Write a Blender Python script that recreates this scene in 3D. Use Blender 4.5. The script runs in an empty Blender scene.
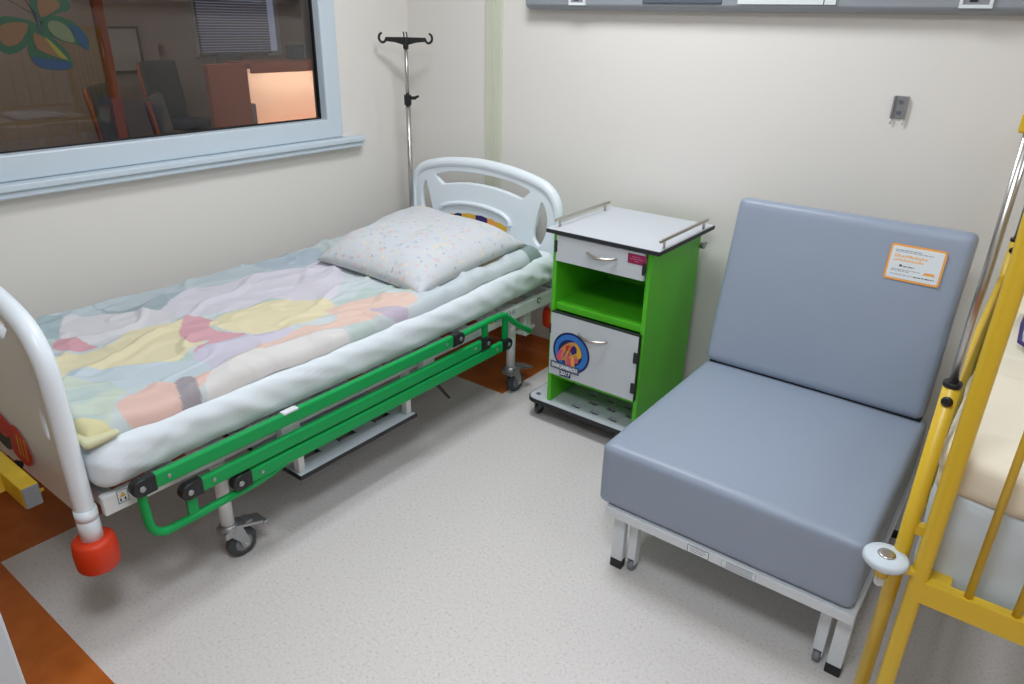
import bpy, bmesh, math, random
from mathutils import Vector, Matrix, noise
from mathutils.geometry import interpolate_bezier
random.seed(7)
PI = math.pi
SC = bpy.context.scene
COL = SC.collection

# ------------------------------------------------------------------ materials
def lin(c):
    return tuple(((v/255)/12.92 if v/255 <= .04045 else ((v/255+.055)/1.055)**2.4) for v in c)

def mat(name, rgb, rough=.5, metal=0., spec=.5, bump=0., bscale=200., var=0., vscale=6., emit=0., coat=0.):
    m = bpy.data.materials.new(name); m.use_nodes = True
    nt = m.node_tree; b = nt.nodes['Principled BSDF']
    c = lin(rgb)
    b.inputs['Base Color'].default_value = (*c, 1)
    b.inputs['Roughness'].default_value = rough
    b.inputs['Metallic'].default_value = metal
    b.inputs['Specular IOR Level'].default_value = spec
    if coat: b.inputs['Coat Weight'].default_value = coat
    if emit:
        b.inputs['Emission Color'].default_value = (*c, 1)
        b.inputs['Emission Strength'].default_value = emit
    if bump or var:
        tc = nt.nodes.new('ShaderNodeTexCoord')
        if bump:
            n = nt.nodes.new('ShaderNodeTexNoise'); n.inputs['Scale'].default_value = bscale; n.inputs['Detail'].default_value = 3
            bp = nt.nodes.new('ShaderNodeBump'); bp.inputs['Strength'].default_value = bump; bp.inputs['Distance'].default_value = .002
            nt.links.new(tc.outputs['Object'], n.inputs['Vector'])
            nt.links.new(n.outputs['Fac'], bp.inputs['Height']); nt.links.new(bp.outputs['Normal'], b.inputs['Normal'])
        if var:
            n = nt.nodes.new('ShaderNodeTexNoise'); n.inputs['Scale'].default_value = vscale; n.inputs['Detail'].default_value = 4
            r = nt.nodes.new('ShaderNodeMapRange')
            r.inputs['To Min'].default_value = 1-var; r.inputs['To Max'].default_value = 1+var
            mx = nt.nodes.new('ShaderNodeMix'); mx.data_type = 'RGBA'; mx.blend_type = 'MULTIPLY'; mx.inputs['Factor'].default_value = 1
            mx.inputs[6].default_value = (*c, 1)
            nt.links.new(tc.outputs['Object'], n.inputs['Vector']); nt.links.new(n.outputs['Fac'], r.inputs['Value'])
            nt.links.new(r.outputs['Result'], mx.inputs[7]); nt.links.new(mx.outputs[2], b.inputs['Base Color'])
    return m

M = {}
M['wall'] = mat('wall_paint', (228,224,217), .75, bump=.12, bscale=160)
M['ceiling'] = mat('ceiling_paint', (235,235,232), .85)
M['trim'] = mat('green_trim', (208,210,190), .6)
M['frame_white'] = mat('window_pvc', (202,215,224), .35)
M['white'] = mat('white_bed_plastic', (235,243,248), .32)
M['whitemetal'] = mat('white_enamel', (226,228,228), .35)
M['green'] = mat('rail_green', (4,158,78), .45, spec=.35)
M['black'] = mat('black_plastic', (22,23,26), .4)
M['rubber'] = mat('grey_rubber', (62,66,70), .6)
M['hub'] = mat('castor_grey', (120,124,128), .5)
M['chrome'] = mat('brushed_steel', (190,188,184), .28, 1.)
M['zinc'] = mat('zinc_metal', (165,167,168), .38, .85)
M['bumper'] = mat('bumper_orange', (218,58,18), .5)
M['sheet'] = mat('white_sheet', (222,230,234), .8, bump=.15, bscale=500)
M['lime'] = mat('cabinet_lime', (86,190,38), .4)
M['lam'] = mat('white_laminate', (200,205,210), .35)
M['darkedge'] = mat('dark_edge', (32,34,38), .5)
M['steel'] = mat('satin_steel', (188,182,172), .32, .9)
M['pink'] = mat('label_magenta', (142,24,74), .45)
M['pinktext'] = mat('label_magenta_text', (196,104,140), .45)
M['vinyl'] = mat('grey_vinyl', (146,157,174), .42, bump=.1, bscale=350)
M['seam'] = mat('dark_seam', (70,76,86), .6)
M['alu'] = mat('light_grey_frame', (214,219,222), .4)
M['paper'] = mat('paper_label', (222,228,230), .5)
M['ink'] = mat('ink', (50,52,62), .6)
M['inkgrey'] = mat('grey_ink', (135,138,150), .6)
M['orange_ink'] = mat('orange_ink', (240,165,75), .5)
M['orange_text'] = mat('pale_orange_ink', (238,186,128), .5)
M['yellow'] = mat('cot_yellow', (212,176,42), .38)
M['bluegrey'] = mat('pale_blue_fabric', (196,207,213), .75, bump=.15, bscale=400)
M['unit'] = mat('unit_grey', (146,151,157), .45)
M['unitdark'] = mat('unit_dark_grey', (92,98,110), .45)
M['socket'] = mat('socket_grey', (140,138,146), .45)
M['door'] = mat('door_paint', (196,206,212), .4)
M['orange_floor'] = mat('orange_lino', (186,102,50), .42, var=.12, vscale=9)
M['lampdiff'] = mat('lamp_diffuser', (244,248,255), .5, emit=4)
M['deskbrown'] = mat('desk_brown', (168,92,66), .5)
M['slate'] = mat('slate_upholstery', (74,88,98), .7)
M['navy'] = mat('navy_plastic', (40,50,80), .6)
M['orange'] = mat('orange_paint', (186,88,46), .5)
M['darkwood'] = mat('brown_trim', (86,52,40), .5)
M['blind'] = mat('blind_slats', (128,124,128), .5)
M['beige'] = mat('beige_wall', (186,178,174), .8)
M['teal'] = mat('teal_box', (24,66,92), .5)
M['red'] = mat('sticker_red', (214,62,40), .45)
M['gold'] = mat('sticker_gold', (228,178,48), .45)
M['purple'] = mat('sticker_purple', (46,28,104), .45)
M['skyblue'] = mat('sticker_blue', (52,120,200), .45)
M['deepblue'] = mat('sticker_navy', (22,36,92), .45)
M['rose'] = mat('sticker_rose', (214,84,110), .45)
M['tan'] = mat('sticker_tan', (196,140,84), .45)
M['leaf'] = mat('decal_green', (26,66,44), .5)
M['decblue'] = mat('decal_blue', (26,52,84), .5)
M['decorange'] = mat('decal_ochre', (98,70,42), .5)
M['decyellow'] = mat('decal_lime', (112,108,40), .5)
M['decolive'] = mat('decal_olive', (84,92,66), .5)
M['strip'] = mat('led_strip', (255,240,220), .5, emit=25)
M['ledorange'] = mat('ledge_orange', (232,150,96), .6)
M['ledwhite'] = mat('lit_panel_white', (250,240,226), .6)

def add_nodes_floor():
    m = bpy.data.materials.new('linoleum'); m.use_nodes = True
    nt = m.node_tree; b = nt.nodes['Principled BSDF']; N = nt.nodes.new; L = nt.links.new
    geo = N('ShaderNodeNewGeometry'); sep = N('ShaderNodeSeparateXYZ'); L(geo.outputs['Position'], sep.inputs[0])
    def mth(op, a, bb):
        n = N('ShaderNodeMath'); n.operation = op
        for i, v in enumerate((a, bb)):
            if isinstance(v, (int, float)): n.inputs[i].default_value = v
            else: L(v, n.inputs[i])
        return n.outputs[0]
    X, Y = sep.outputs[0], sep.outputs[1]
    foot = mth('LESS_THAN', Y, .458)
    left = mth('LESS_THAN', X, -2.345)
    head = mth('MULTIPLY', mth('LESS_THAN', X, -1.81), mth('GREATER_THAN', Y, 2.353))
    mask = mth('MAXIMUM', mth('MAXIMUM', foot, left), head)
    tc = N('ShaderNodeTexCoord')
    def noise_(scale, det=3):
        n = N('ShaderNodeTexNoise'); n.inputs['Scale'].default_value = scale; n.inputs['Detail'].default_value = det
        L(tc.outputs['Object'], n.inputs['Vector']); return n.outputs['Fac']
    def ramp(fac, stops):
        r = N('ShaderNodeValToRGB'); L(fac, r.inputs[0]); e = r.color_ramp.elements
        while len(e) < len(stops): e.new(.5)
        for el, (p, c) in zip(e, stops): el.position = p; el.color = (*lin(c), 1)
        return r.outputs[0]
    light = ramp(noise_(110, 5), [(.30, (196,189,184)), (.42, (213,208,204)), (.6, (217,212,208)), (.74, (226,222,219))])
    org = ramp(noise_(14, 6), [(.3, (174,90,30)), (.7, (192,106,42))])
    mx = N('ShaderNodeMix'); mx.data_type = 'RGBA'; L(mask, mx.inputs['Factor']); L(light, mx.inputs[6]); L(org, mx.inputs[7])
    vo = N('ShaderNodeTexVoronoi'); vo.inputs['Scale'].default_value = 55; L(tc.outputs['Object'], vo.inputs['Vector'])
    sp = ramp(vo.outputs['Distance'], [(.07, (196,184,176)), (.12, (255,255,255))])
    m2 = N('ShaderNodeMix'); m2.data_type = 'RGBA'; m2.blend_type = 'MULTIPLY'; m2.inputs['Factor'].default_value = .6
    L(mx.outputs[2], m2.inputs[6]); L(sp, m2.inputs[7]); L(m2.outputs[2], b.inputs['Base Color'])
    b.inputs['Roughness'].default_value = .38; b.inputs['Specular IOR Level'].default_value = .4
    return m
M['floor'] = add_nodes_floor()

def attr_fabric(name):
    m = bpy.data.materials.new(name); m.use_nodes = True
    nt = m.node_tree; b = nt.nodes['Principled BSDF']
    a = nt.nodes.new('ShaderNodeAttribute'); a.attribute_name = 'print'
    nt.links.new(a.outputs['Color'], b.inputs['Base Color']); b.inputs['Roughness'].default_value = .85
    b.inputs['Specular IOR Level'].default_value = .25
    tc = nt.nodes.new('ShaderNodeTexCoord'); n = nt.nodes.new('ShaderNodeTexNoise'); n.inputs['Scale'].default_value = 600
    bp = nt.nodes.new('ShaderNodeBump'); bp.inputs['Strength'].default_value = .12; bp.inputs['Distance'].default_value = .002
    nt.links.new(tc.outputs['Object'], n.inputs['Vector']); nt.links.new(n.outputs['Fac'], bp.inputs['Height']); nt.links.new(bp.outputs['Normal'], b.inputs['Normal'])
    return m
M['duvet'] = attr_fabric('duvet_print')

def pillow_mat():
    m = bpy.data.materials.new('sprigged_cotton'); m.use_nodes = True
    nt = m.node_tree; b = nt.nodes['Principled BSDF']; N = nt.nodes.new; L = nt.links.new
    tc = N('ShaderNodeTexCoord')
    dist = N('ShaderNodeTexNoise'); dist.inputs['Scale'].default_value = 45; L(tc.outputs['Object'], dist.inputs['Vector'])
    ad = N('ShaderNodeMix'); ad.data_type = 'RGBA'; ad.blend_type = 'ADD'; ad.inputs['Factor'].default_value = .03
    L(tc.outputs['Object'], ad.inputs[6]); L(dist.outputs['Color'], ad.inputs[7])
    prev = None
    base = (*lin((204,208,211)), 1)
    for sc, thr, pal in ((27, .30, [(214,190,186), (190,198,212), (220,208,188), (186,200,198)]), (46, .29, [(168,176,192), (220,186,180), (228,214,190), (206,192,206)])):
        vo = N('ShaderNodeTexVoronoi'); vo.inputs['Scale'].default_value = sc; L(ad.outputs[2], vo.inputs['Vector'])
        sp = N('ShaderNodeSeparateColor'); L(vo.outputs['Color'], sp.inputs[0])
        r = N('ShaderNodeValToRGB'); r.color_ramp.interpolation = 'CONSTANT'; e = r.color_ramp.elements
        while len(e) < 4: e.new(.5)
        for i, c in enumerate(pal): e[i].position = i*.25; e[i].color = (*lin(c), 1)
        L(sp.outputs[0], r.inputs[0])
        mr = N('ShaderNodeMapRange'); mr.inputs['From Min'].default_value = thr; mr.inputs['From Max'].default_value = thr+.06
        mr.inputs['To Min'].default_value = .85; mr.inputs['To Max'].default_value = 0; L(vo.outputs['Distance'], mr.inputs['Value'])
        gt = N('ShaderNodeMath'); gt.operation = 'GREATER_THAN'; gt.inputs[1].default_value = .45; L(sp.outputs[1], gt.inputs[0])
        ml = N('ShaderNodeMath'); ml.operation = 'MULTIPLY'; L(mr.outputs[0], ml.inputs[0]); L(gt.outputs[0], ml.inputs[1])
        mx = N('ShaderNodeMix'); mx.data_type = 'RGBA'; L(ml.outputs[0], mx.inputs['Factor'])
        if prev is None: mx.inputs[6].default_value = base
        else: L(prev, mx.inputs[6])
        L(r.outputs[0], mx.inputs[7]); prev = mx.outputs[2]
    L(prev, b.inputs['Base Color']); b.inputs['Roughness'].default_value = .85
    return m
M['pillow'] = pillow_mat()

def cream_mat():
    m = bpy.data.materials.new('cream_cotton'); m.use_nodes = True
    nt = m.node_tree; b = nt.nodes['Principled BSDF']; N = nt.nodes.new; L = nt.links.new
    tc = N('ShaderNodeTexCoord'); w = N('ShaderNodeTexWave'); w.inputs['Scale'].default_value = 9; w.inputs['Distortion'].default_value = 3
    L(tc.outputs['Object'], w.inputs['Vector'])
    r = N('ShaderNodeValToRGB'); r.color_ramp.elements[0].position = .02; r.color_ramp.elements[0].color = (*lin((214,196,150)), 1)
    r.color_ramp.elements[1].position = .12; r.color_ramp.elements[1].color = (*lin((240,228,200)), 1)
    L(w.outputs['Fac'], r.inputs[0]); L(r.outputs[0], b.inputs['Base Color']); b.inputs['Roughness'].default_value = .8
    return m
M['cream'] = mat('cream_cotton_plain', (226,218,198), .8, var=.04)
M['creamline'] = cream_mat()

def glass_mat():
    m = bpy.data.materials.new('window_glass'); m.use_nodes = True
    nt = m.node_tree; N = nt.nodes.new; L = nt.links.new
    for n in list(nt.nodes):
        if n.type == 'BSDF_PRINCIPLED': nt.nodes.remove(n)
    out = [n for n in nt.nodes if n.type == 'OUTPUT_MATERIAL'][0]
    t = N('ShaderNodeBsdfTransparent'); t.inputs[0].default_value = (.82, .80, .78, 1)
    g = N('ShaderNodeBsdfGlossy'); g.inputs['Roughness'].default_value = .0; g.inputs[0].default_value = (.9, .9, .9, 1)
    f = N('ShaderNodeFresnel'); f.inputs[0].default_value = 1.5
    mx = N('ShaderNodeMixShader'); L(f.outputs[0], mx.inputs[0]); L(t.outputs[0], mx.inputs[1]); L(g.outputs[0], mx.inputs[2])
    L(mx.outputs[0], out.inputs[0]); return m
M['glass'] = glass_mat()

# ------------------------------------------------------------------ geometry helpers
class MB:
    def __init__(s): s.bm = bmesh.new(); s.mats = []
    def mi(s, m):
        if m not in s.mats: s.mats.append(m)
        return s.mats.index(m)
    def _fin(s, geom_faces, m):
        if m is not None:
            i = s.mi(m)
            for f in geom_faces: f.material_index = i
    def box(s, a, b, m=None, rot=None, bev=0.):
        a = Vector(a); b = Vector(b); c = (a+b)/2; d = b-a
        t = bmesh.new(); bmesh.ops.create_cube(t, size=1)
        for v in t.verts: v.co = Vector((v.co.x*d.x, v.co.y*d.y, v.co.z*d.z))
        if bev: bmesh.ops.bevel(t, geom=t.edges[:], offset=bev, segments=2, affect='EDGES', profile=.6)
        mt = Matrix.Translation(c)
        if rot is not None: mt = mt @ rot
        s._merge(t, mt, m); return s
    def _merge(s, t, mt, m):
        n0 = len(s.bm.faces)
        vm = {}
        for v in t.verts: vm[v] = s.bm.verts.new(mt @ v.co)
        new = []
        for f in t.faces:
            try: nf = s.bm.faces.new([vm[v] for v in f.verts]); nf.smooth = f.smooth; new.append(nf)
            except ValueError: pass
        t.free(); s._fin(new, m); return new
    def bar(s, p0, p1, w, h, m=None, bev=0., up=(0,0,1)):
        p0 = Vector(p0); p1 = Vector(p1); d = (p1-p0); L = d.length; x = d.normalized()
        u = Vector(up); y = u.cross(x)
        if y.length < 1e-4: y = Vector((0,1,0)).cross(x)
        y.normalize(); z = x.cross(y)
        R = Matrix((x, y, z)).transposed().to_4x4()
        t = bmesh.new(); bmesh.ops.create_cube(t, size=1)
        for v in t.verts: v.co = Vector((v.co.x*L, v.co.y*w, v.co.z*h))
        if bev: bmesh.ops.bevel(t, geom=t.edges[:], offset=bev, segments=3, affect='EDGES', profile=.5)
        s._merge(t, Matrix.Translation((p0+p1)/2) @ R, m); return s
    def cyl(s, p0, p1, r, m=None, r2=None, n=24, bev=0.):
        p0 = Vector(p0); p1 = Vector(p1); d = p1-p0
        t = bmesh.new(); bmesh.ops.create_cone(t, cap_ends=True, segments=n, radius1=r, radius2=r if r2 is None else r2, depth=d.length)
        if bev:
            ed = [e for e in t.edges if any(len(f.verts) > 4 for f in e.link_faces)]
            bmesh.ops.bevel(t, geom=ed, offset=bev, segments=3, affect='EDGES', profile=.5)
        for f in t.faces: f.smooth = len(f.verts) <= 4
        q = Vector((0,0,1)).rotation_difference(d.normalized()).to_matrix().to_4x4()
        s._merge(t, Matrix.Translation((p0+p1)/2) @ q, m); return s
    def tube(s, pts, r, m=None, n=12, cap=True, flat=1.):
        pts = [Vector(p) for p in pts]; rings = []
        up = None
        for i, p in enumerate(pts):
            if i == 0: t = pts[1]-pts[0]
            elif i == len(pts)-1: t = pts[-1]-pts[-2]
            else: t = (pts[i+1]-p).normalized() + (p-pts[i-1]).normalized()
            t.normalize()
            if up is None:
                up = Vector((1,0,0)) if abs(t.x) < .9 else Vector((0,1,0))
            u = (up - t*up.dot(t)).normalized(); v = t.cross(u); up = u
            rr = r[i] if isinstance(r, (list, tuple)) else r
            rings.append([s.bm.verts.new(p + u*math.cos(2*PI*k/n)*rr*flat + v*math.sin(2*PI*k/n)*rr) for k in range(n)])
        new = []
        for a, b in zip(rings, rings[1:]):
            for k in range(n):
                f = s.bm.faces.new((a[k], a[(k+1) % n], b[(k+1) % n], b[k])); f.smooth = True; new.append(f)
        if cap:
            new.append(s.bm.faces.new(rings[0][::-1])); new.append(s.bm.faces.new(rings[-1]))
        s._fin(new, m); return s
    def ball(s, c, r, m=None, sc=(1,1,1)):
        t = bmesh.new(); bmesh.ops.create_uvsphere(t, u_segments=20, v_segments=12, radius=r)
        for f in t.faces: f.smooth = True
        s._merge(t, Matrix.Translation(c) @ Matrix.Diagonal((*sc, 1)), m); return s
    def prism(s, poly, frame, th, m=None, bev=0.):
        # poly: 2-D outline; frame: (origin, u, v) ; extruded by th along u x v
        o, u, v = (Vector(k) for k in frame); nrm = u.cross(v).normalized()
        t = bmesh.new()
        vs = [t.verts.new(o + u*a + v*b) for a, b in poly]
        f = t.faces.new(vs)
        r = bmesh.ops.extrude_face_region(t, geom=[f])
        bmesh.ops.translate(t, verts=[g for g in r['geom'] if isinstance(g, bmesh.types.BMVert)], vec=nrm*th)
        bmesh.ops.recalc_face_normals(t, faces=t.faces[:])
        if bev: bmesh.ops.bevel(t, geom=t.edges[:], offset=bev, segments=2, affect='EDGES', profile=.6)
        s._merge(t, Matrix.Identity(4), m); return s
    def lathe(s, prof, c, axis=(0,0,1), m=None, n=32):
        q = Vector((0,0,1)).rotation_difference(Vector(axis).normalized()).to_matrix()
        rings = []
        for r, z in prof:
            rings.append([s.bm.verts.new(Vector(c) + q @ Vector((r*math.cos(2*PI*k/n), r*math.sin(2*PI*k/n), z))) for k in range(n)])
        new = []
        for a, b in zip(rings, rings[1:]):
            for k in range(n):
                f = s.bm.faces.new((a[k], a[(k+1) % n], b[(k+1) % n], b[k])); f.smooth = True; new.append(f)
        new.append(s.bm.faces.new(rings[0][::-1])); new.append(s.bm.faces.new(rings[-1]))
        s._fin(new, m); return s
    def rbox(s, a, b, r, m=None, res=.03, fn=None, rot=None):
        # box with rounded edges on a dense grid; fn(p, n, t) displaces, t in [-1,1]^3
        a = Vector(a); b = Vector(b); c = (a+b)/2; h = (b-a)/2
        n = [max(4, int(2*h[i]/res)) for i in range(3)]
        t = bmesh.new(); cache = {}
        def pt(ax, sg, i, j):
            o = [k for k in range(3) if k != ax]
            q = [0, 0, 0]; q[ax] = sg
            def cs(i, nn, hh):
                x = 2*i/nn-1; return x
            q[o[0]] = cs(i, n[o[0]], h[o[0]]); q[o[1]] = cs(j, n[o[1]], h[o[1]])
            key = tuple(round(v, 6) for v in q)
            if key in cache: return cache[key]
            p = Vector((q[0]*h.x, q[1]*h.y, q[2]*h.z))
            inn = Vector([max(-(h[k]-r), min(h[k]-r, p[k])) for k in range(3)])
            d = p-inn
            nr = d.normalized() if d.length > 1e-9 else Vector((0,0,1))
            pp = inn + nr*r if d.length > 1e-9 else p
            if fn: pp = pp + fn(pp+c, nr, Vector(q))
            if rot is not None: pp = rot @ pp
            cache[key] = t.verts.new(pp+c); return cache[key]
        for ax in range(3):
            o = [k for k in range(3) if k != ax]
            for sg in (-1, 1):
                for i in range(n[o[0]]):
                    for j in range(n[o[1]]):
                        f = t.faces.new([pt(ax, sg, i, j), pt(ax, sg, i+1, j), pt(ax, sg, i+1, j+1), pt(ax, sg, i, j+1)]); f.smooth = True
        bmesh.ops.recalc_face_normals(t, faces=t.faces[:])
        s._merge(t, Matrix.Identity(4), m); return s
    def build(s, name, m=None, parent=None, bevel=0., smooth=False, kind=None):
        bmesh.ops.recalc_face_normals(s.bm, faces=s.bm.faces[:])
        me = bpy.data.meshes.new(name)
        root = parent
        while root is not None and root.parent is not None: root = root.parent
        if root is not None and root.type == 'EMPTY': off = -root.location
        else: off = Vector((0,0,0))
        for v in s.bm.verts: v.co += off
        if smooth:
            for f in s.bm.faces: f.smooth = True
        s.bm.to_mesh(me); s.bm.free()
        if s.mats:
            for k in s.mats: me.materials.append(k)
        elif m is not None: me.materials.append(m)
        o = bpy.data.objects.new(name, me); COL.objects.link(o)
        if parent is not None: o.parent = parent
        if bevel:
            b = o.modifiers.new('bevel', 'BEVEL'); b.width = bevel; b.segments = 2; b.limit_method = 'ANGLE'; b.angle_limit = math.radians(40)
        if kind: o['kind'] = kind
        return o

def crom(pts, k=6, closed=True):
    n = len(pts); out = []
    rng = range(n) if closed else range(n-1)
    for i in rng:
        g = lambda j: Vector(pts[j % n]) if closed else Vector(pts[max(0, min(n-1, j))])
        p0, p1, p2, p3 = g(i-1), g(i), g(i+1), g(i+2)
        for j in range(k):
            t = j/k
            out.append(.5*((2*p1)+(p2-p0)*t+(2*p0-5*p1+4*p2-p3)*t*t+(3*p1-p0-3*p2+p3)*t**3))
    if not closed: out.append(Vector(pts[-1]))
    return out

def plate(mb, outlines, y, th, m=None, bev=.004):
    # plate in the XZ plane with holes, centred on y
    cu = bpy.data.curves.new('tmp', 'CURVE'); cu.dimensions = '2D'; cu.fill_mode = 'BOTH'; cu.extrude = th/2-bev; cu.bevel_depth = bev; cu.bevel_resolution = 2
    for pl in outlines:
        sp = cu.splines.new('POLY'); sp.points.add(len(pl)-1); sp.use_cyclic_u = True
        for q, p in zip(sp.points, pl): q.co = (p[0], p[1], 0, 1)
    ob = bpy.data.objects.new('tmp', cu); COL.objects.link(ob)
    dg = bpy.context.evaluated_depsgraph_get(); me = bpy.data.meshes.new_from_object(ob.evaluated_get(dg))
    t = bmesh.new(); t.from_mesh(me)
    bpy.data.objects.remove(ob); bpy.data.curves.remove(cu); bpy.data.meshes.remove(me)
    bmesh.ops.remove_doubles(t, verts=t.verts[:], dist=1e-5)
    mt = Matrix(((1,0,0,0),(0,0,-1,y),(0,1,0,0),(0,0,0,1)))
    mb._merge(t, mt, m)

def thing(name, label, cat, loc, group=None):
    o = bpy.data.objects.new(name, None); COL.objects.link(o); o.location = loc; o.empty_display_size = .1
    o['label'] = label; o['category'] = cat
    if group: o['group'] = group
    bpy.context.view_layer.update()
    return o
def tag(o, label, cat, group=None):
    o['label'] = label; o['category'] = cat
    if group: o['group'] = group
    return o
def text_mb(mb, txt, size, frame, m, align='CENTER', th=.0006, bold=0.):
    cu = bpy.data.curves.new('t', 'FONT'); cu.body = txt; cu.size = size; cu.align_x = align; cu.align_y = 'CENTER'; cu.extrude = th; cu.offset = bold
    ob = bpy.data.objects.new('t', cu); COL.objects.link(ob)
    dg = bpy.context.evaluated_depsgraph_get(); me = bpy.data.meshes.new_from_object(ob.evaluated_get(dg))
    t = bmesh.new(); t.from_mesh(me); bpy.data.objects.remove(ob); bpy.data.curves.remove(cu); bpy.data.meshes.remove(me)
    o, u, v = (Vector(k) for k in frame); w = u.cross(v)
    R = Matrix((u, v, w)).transposed().to_4x4()
    mb._merge(t, Matrix.Translation(o) @ R, m)
def copy_tree(o, parent=None):
    c = o.copy(); COL.objects.link(c)
    if parent is not None: c.parent = parent
    for ch in list(o.children): copy_tree(ch, c)
    return c

# ------------------------------------------------------------------ the room
XL, YB, XR, YF, ZC = -2.83, 2.84, 2.3, -.85, 2.7
MB().box((XL-.12, YF-.12, -.06), (XR+.12, YB+.12, 0)).build('floor', M['floor'], kind='structure')
MB().box((XL-.12, YF-.12, ZC), (XR+.12, YB+.12, ZC+.06)).build('ceiling', M['ceiling'], kind='structure')
MB().box((XL-.12, YB, 0), (XR+.12, YB+.12, ZC)).build('wall_back', M['wall'], kind='structure')
MB().box((XR, YF, 0), (XR+.12, YB, ZC)).build('wall_right', M['wall'], kind='structure')
MB().box((XL-.12, YF-.12, 0), (-1.05, YF, ZC)).box((-.1, YF-.12, 0), (XR+.12, YF, ZC)).box((-1.05, YF-.12, 2.1), (-.1, YF, ZC)).build('wall_front', M['wall'], kind='structure')
WY0, WY1, WZ0, WZ1 = .30, 2.366, 1.065, 2.15
MB().box((XL-.12, YF, 0), (XL, YB, WZ0)).box((XL-.12, YF, WZ1), (XL, YB, ZC)).box((XL-.12, YF, WZ0), (XL, WY0, WZ1)).box((XL-.12, WY1, WZ0), (XL, YB, WZ1)).build('wall_left', M['wall'], kind='structure')
# coved orange skirting
def cove(n=6, r=.07):
    return [(0, 0)] + [(r-r*math.sin(k*PI/2/n), r-r*math.cos(k*PI/2/n)) for k in range(n+1)][::1]
sk = [(0,0),(.055,0),(.03,.006),(.014,.02),(.008,.045),(.007,.088),(0,.09)]
MB().prism([(a, b) for a, b in sk], ((XL, YB, 0), (0,-1,0), (0,0,1)), -(1.05)).build('baseboard_back', M['orange_floor'], kind='structure')
MB().prism([(a, b) for a, b in sk], ((XL, YF, 0), (1,0,0), (0,0,1)), -(YB-YF)).build('baseboard_left', M['orange_floor'], kind='structure')
MB().prism([(a, b) for a, b in sk], ((XL+1.05, YB, 0), (0,-1,0), (0,0,1)), -(XR-XL-1.05)).build('baseboard_right', M['wall'], kind='structure')
# painted vertical trunking on the back wall
MB().box((-2.312, YB-.012, .09), (-2.262, YB, ZC)).box((-2.262, YB-.02, .09), (-2.256, YB, ZC)).box((-2.256, YB-.014, .09), (-2.215, YB, ZC)).build('trim_1', M['trim'], bevel=.002, kind='structure')

# window
win = bpy.data.objects.new('window_1', None); COL.objects.link(win); win['kind'] = 'structure'
fx0, fx1 = XL-.075, XL+.012
fm = MB()
gy0, gy1, gz0, gz1 = WY0+.1, 2.276, 1.152, WZ1-.09
FQ = ((fx0, 0, 0), (0,1,0), (0,0,1))
o4 = [(WY0,WZ0),(WY1,WZ0),(WY1,WZ1),(WY0,WZ1)]; i4 = [(gy0,gz0),(gy1,gz0),(gy1,gz1),(gy0,gz1)]
for k in range(4):
    fm.prism([o4[k], o4[(k+1) % 4], i4[(k+1) % 4], i4[k]], FQ, fx1-fx0)
bmesh.ops.remove_doubles(fm.bm, verts=fm.bm.verts[:], dist=1e-5)
fm.build('frame', M['frame_white'], win, bevel=.006)
gk = MB(); gx = XL-.045
for a, b in (((gx-.004, gy0-.002, gz0-.004), (gx+.012, gy1+.004, gz0+.006)), ((gx-.004, gy1-.006, gz0), (gx+.012, gy1+.004, gz1))):
    gk.box(a, b)
gk.build('glazing_seal', M['black'], win)
MB().box((gx-.003, gy0-.005, gz0-.005), (gx+.003, gy1+.005, gz1+.005)).build('glass', M['glass'], win)
MB().box((XL-.02, WY0-.06, 1.040), (XL+.062, 2.462, 1.064)).box((XL, WY0-.06, 1.016), (XL+.05, 2.456, 1.041)).build('sill', M['frame_white'], win, bevel=.005)
# butterfly transfer stuck on the glass
bf = MB(); bx = gx+.0045
BC = Vector((bx, 1.135, 1.548))
FR = ((bx, 0, 0), (0,1,0), (0,0,1))
def wing(pts, m, lift=0.):
    pl = [(p.x*1.12, p.y*1.15) for p in crom([Vector((a, b)) for a, b in pts], 5)]
    bf.prism(pl, ((bx+lift, BC.y, BC.z), (0,1,0), (0,0,1)), .0008, m)
# right pair, then the left pair, then the tail wing
wing([(0,0),(.035,.028),(.075,.024),(.11,.004),(.135,-.034),(.128,-.068),(.10,-.052),(.05,-.04),(.02,-.02)], M['leaf'])
wing([(.085,.005),(.112,-.004),(.130,-.036),(.124,-.066),(.108,-.05),(.095,-.02)], M['decblue'], .001)
wing([(.03,.012),(.06,.012),(.085,-.01),(.09,-.045),(.05,-.035),(.025,-.01)], M['decolive'], .0012)
wing([(0,.0),(-.012,.05),(.0,.085),(.03,.095),(.07,.088),(.10,.07),(.095,.045),(.06,.035),(.02,.02)], M['leaf'])
wing([(.008,.03),(.012,.07),(.045,.08),(.072,.06),(.055,.042),(.02,.026)], M['decorange'], .001)
wing([(0,0),(-.04,.02),(-.10,.024),(-.14,.0),(-.135,-.05),(-.10,-.075),(-.055,-.06),(-.03,-.03)], M['leaf'])
wing([(-.03,.004),(-.08,.008),(-.115,-.01),(-.105,-.05),(-.065,-.045)], M['decorange'], .001)
wing([(0,0),(-.03,-.02),(-.046,-.065),(-.03,-.108),(.02,-.122),(.068,-.116),(.066,-.075),(.03,-.03)], M['leaf'], .0006)
wing([(-.040,-.085),(-.028,-.108),(.02,-.121),(.066,-.115),(.055,-.098),(.0,-.09)], M['decblue'], .0016)
wing([(-.02,-.02),(.01,-.035),(.055,-.09),(.02,-.082),(-.02,-.06)], M['decorange'], .0018)
wing([(.008,-.03),(.03,-.05),(.06,-.092),(.035,-.08)], M['decyellow'], .0022)
bf.prism([(-.004,-.02),(.004,-.02),(.006,.03),(-.004,.05)], ((bx+.002, BC.y, BC.z), (0,1,0), (0,0,1)), .001, M['ink'])
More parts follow.
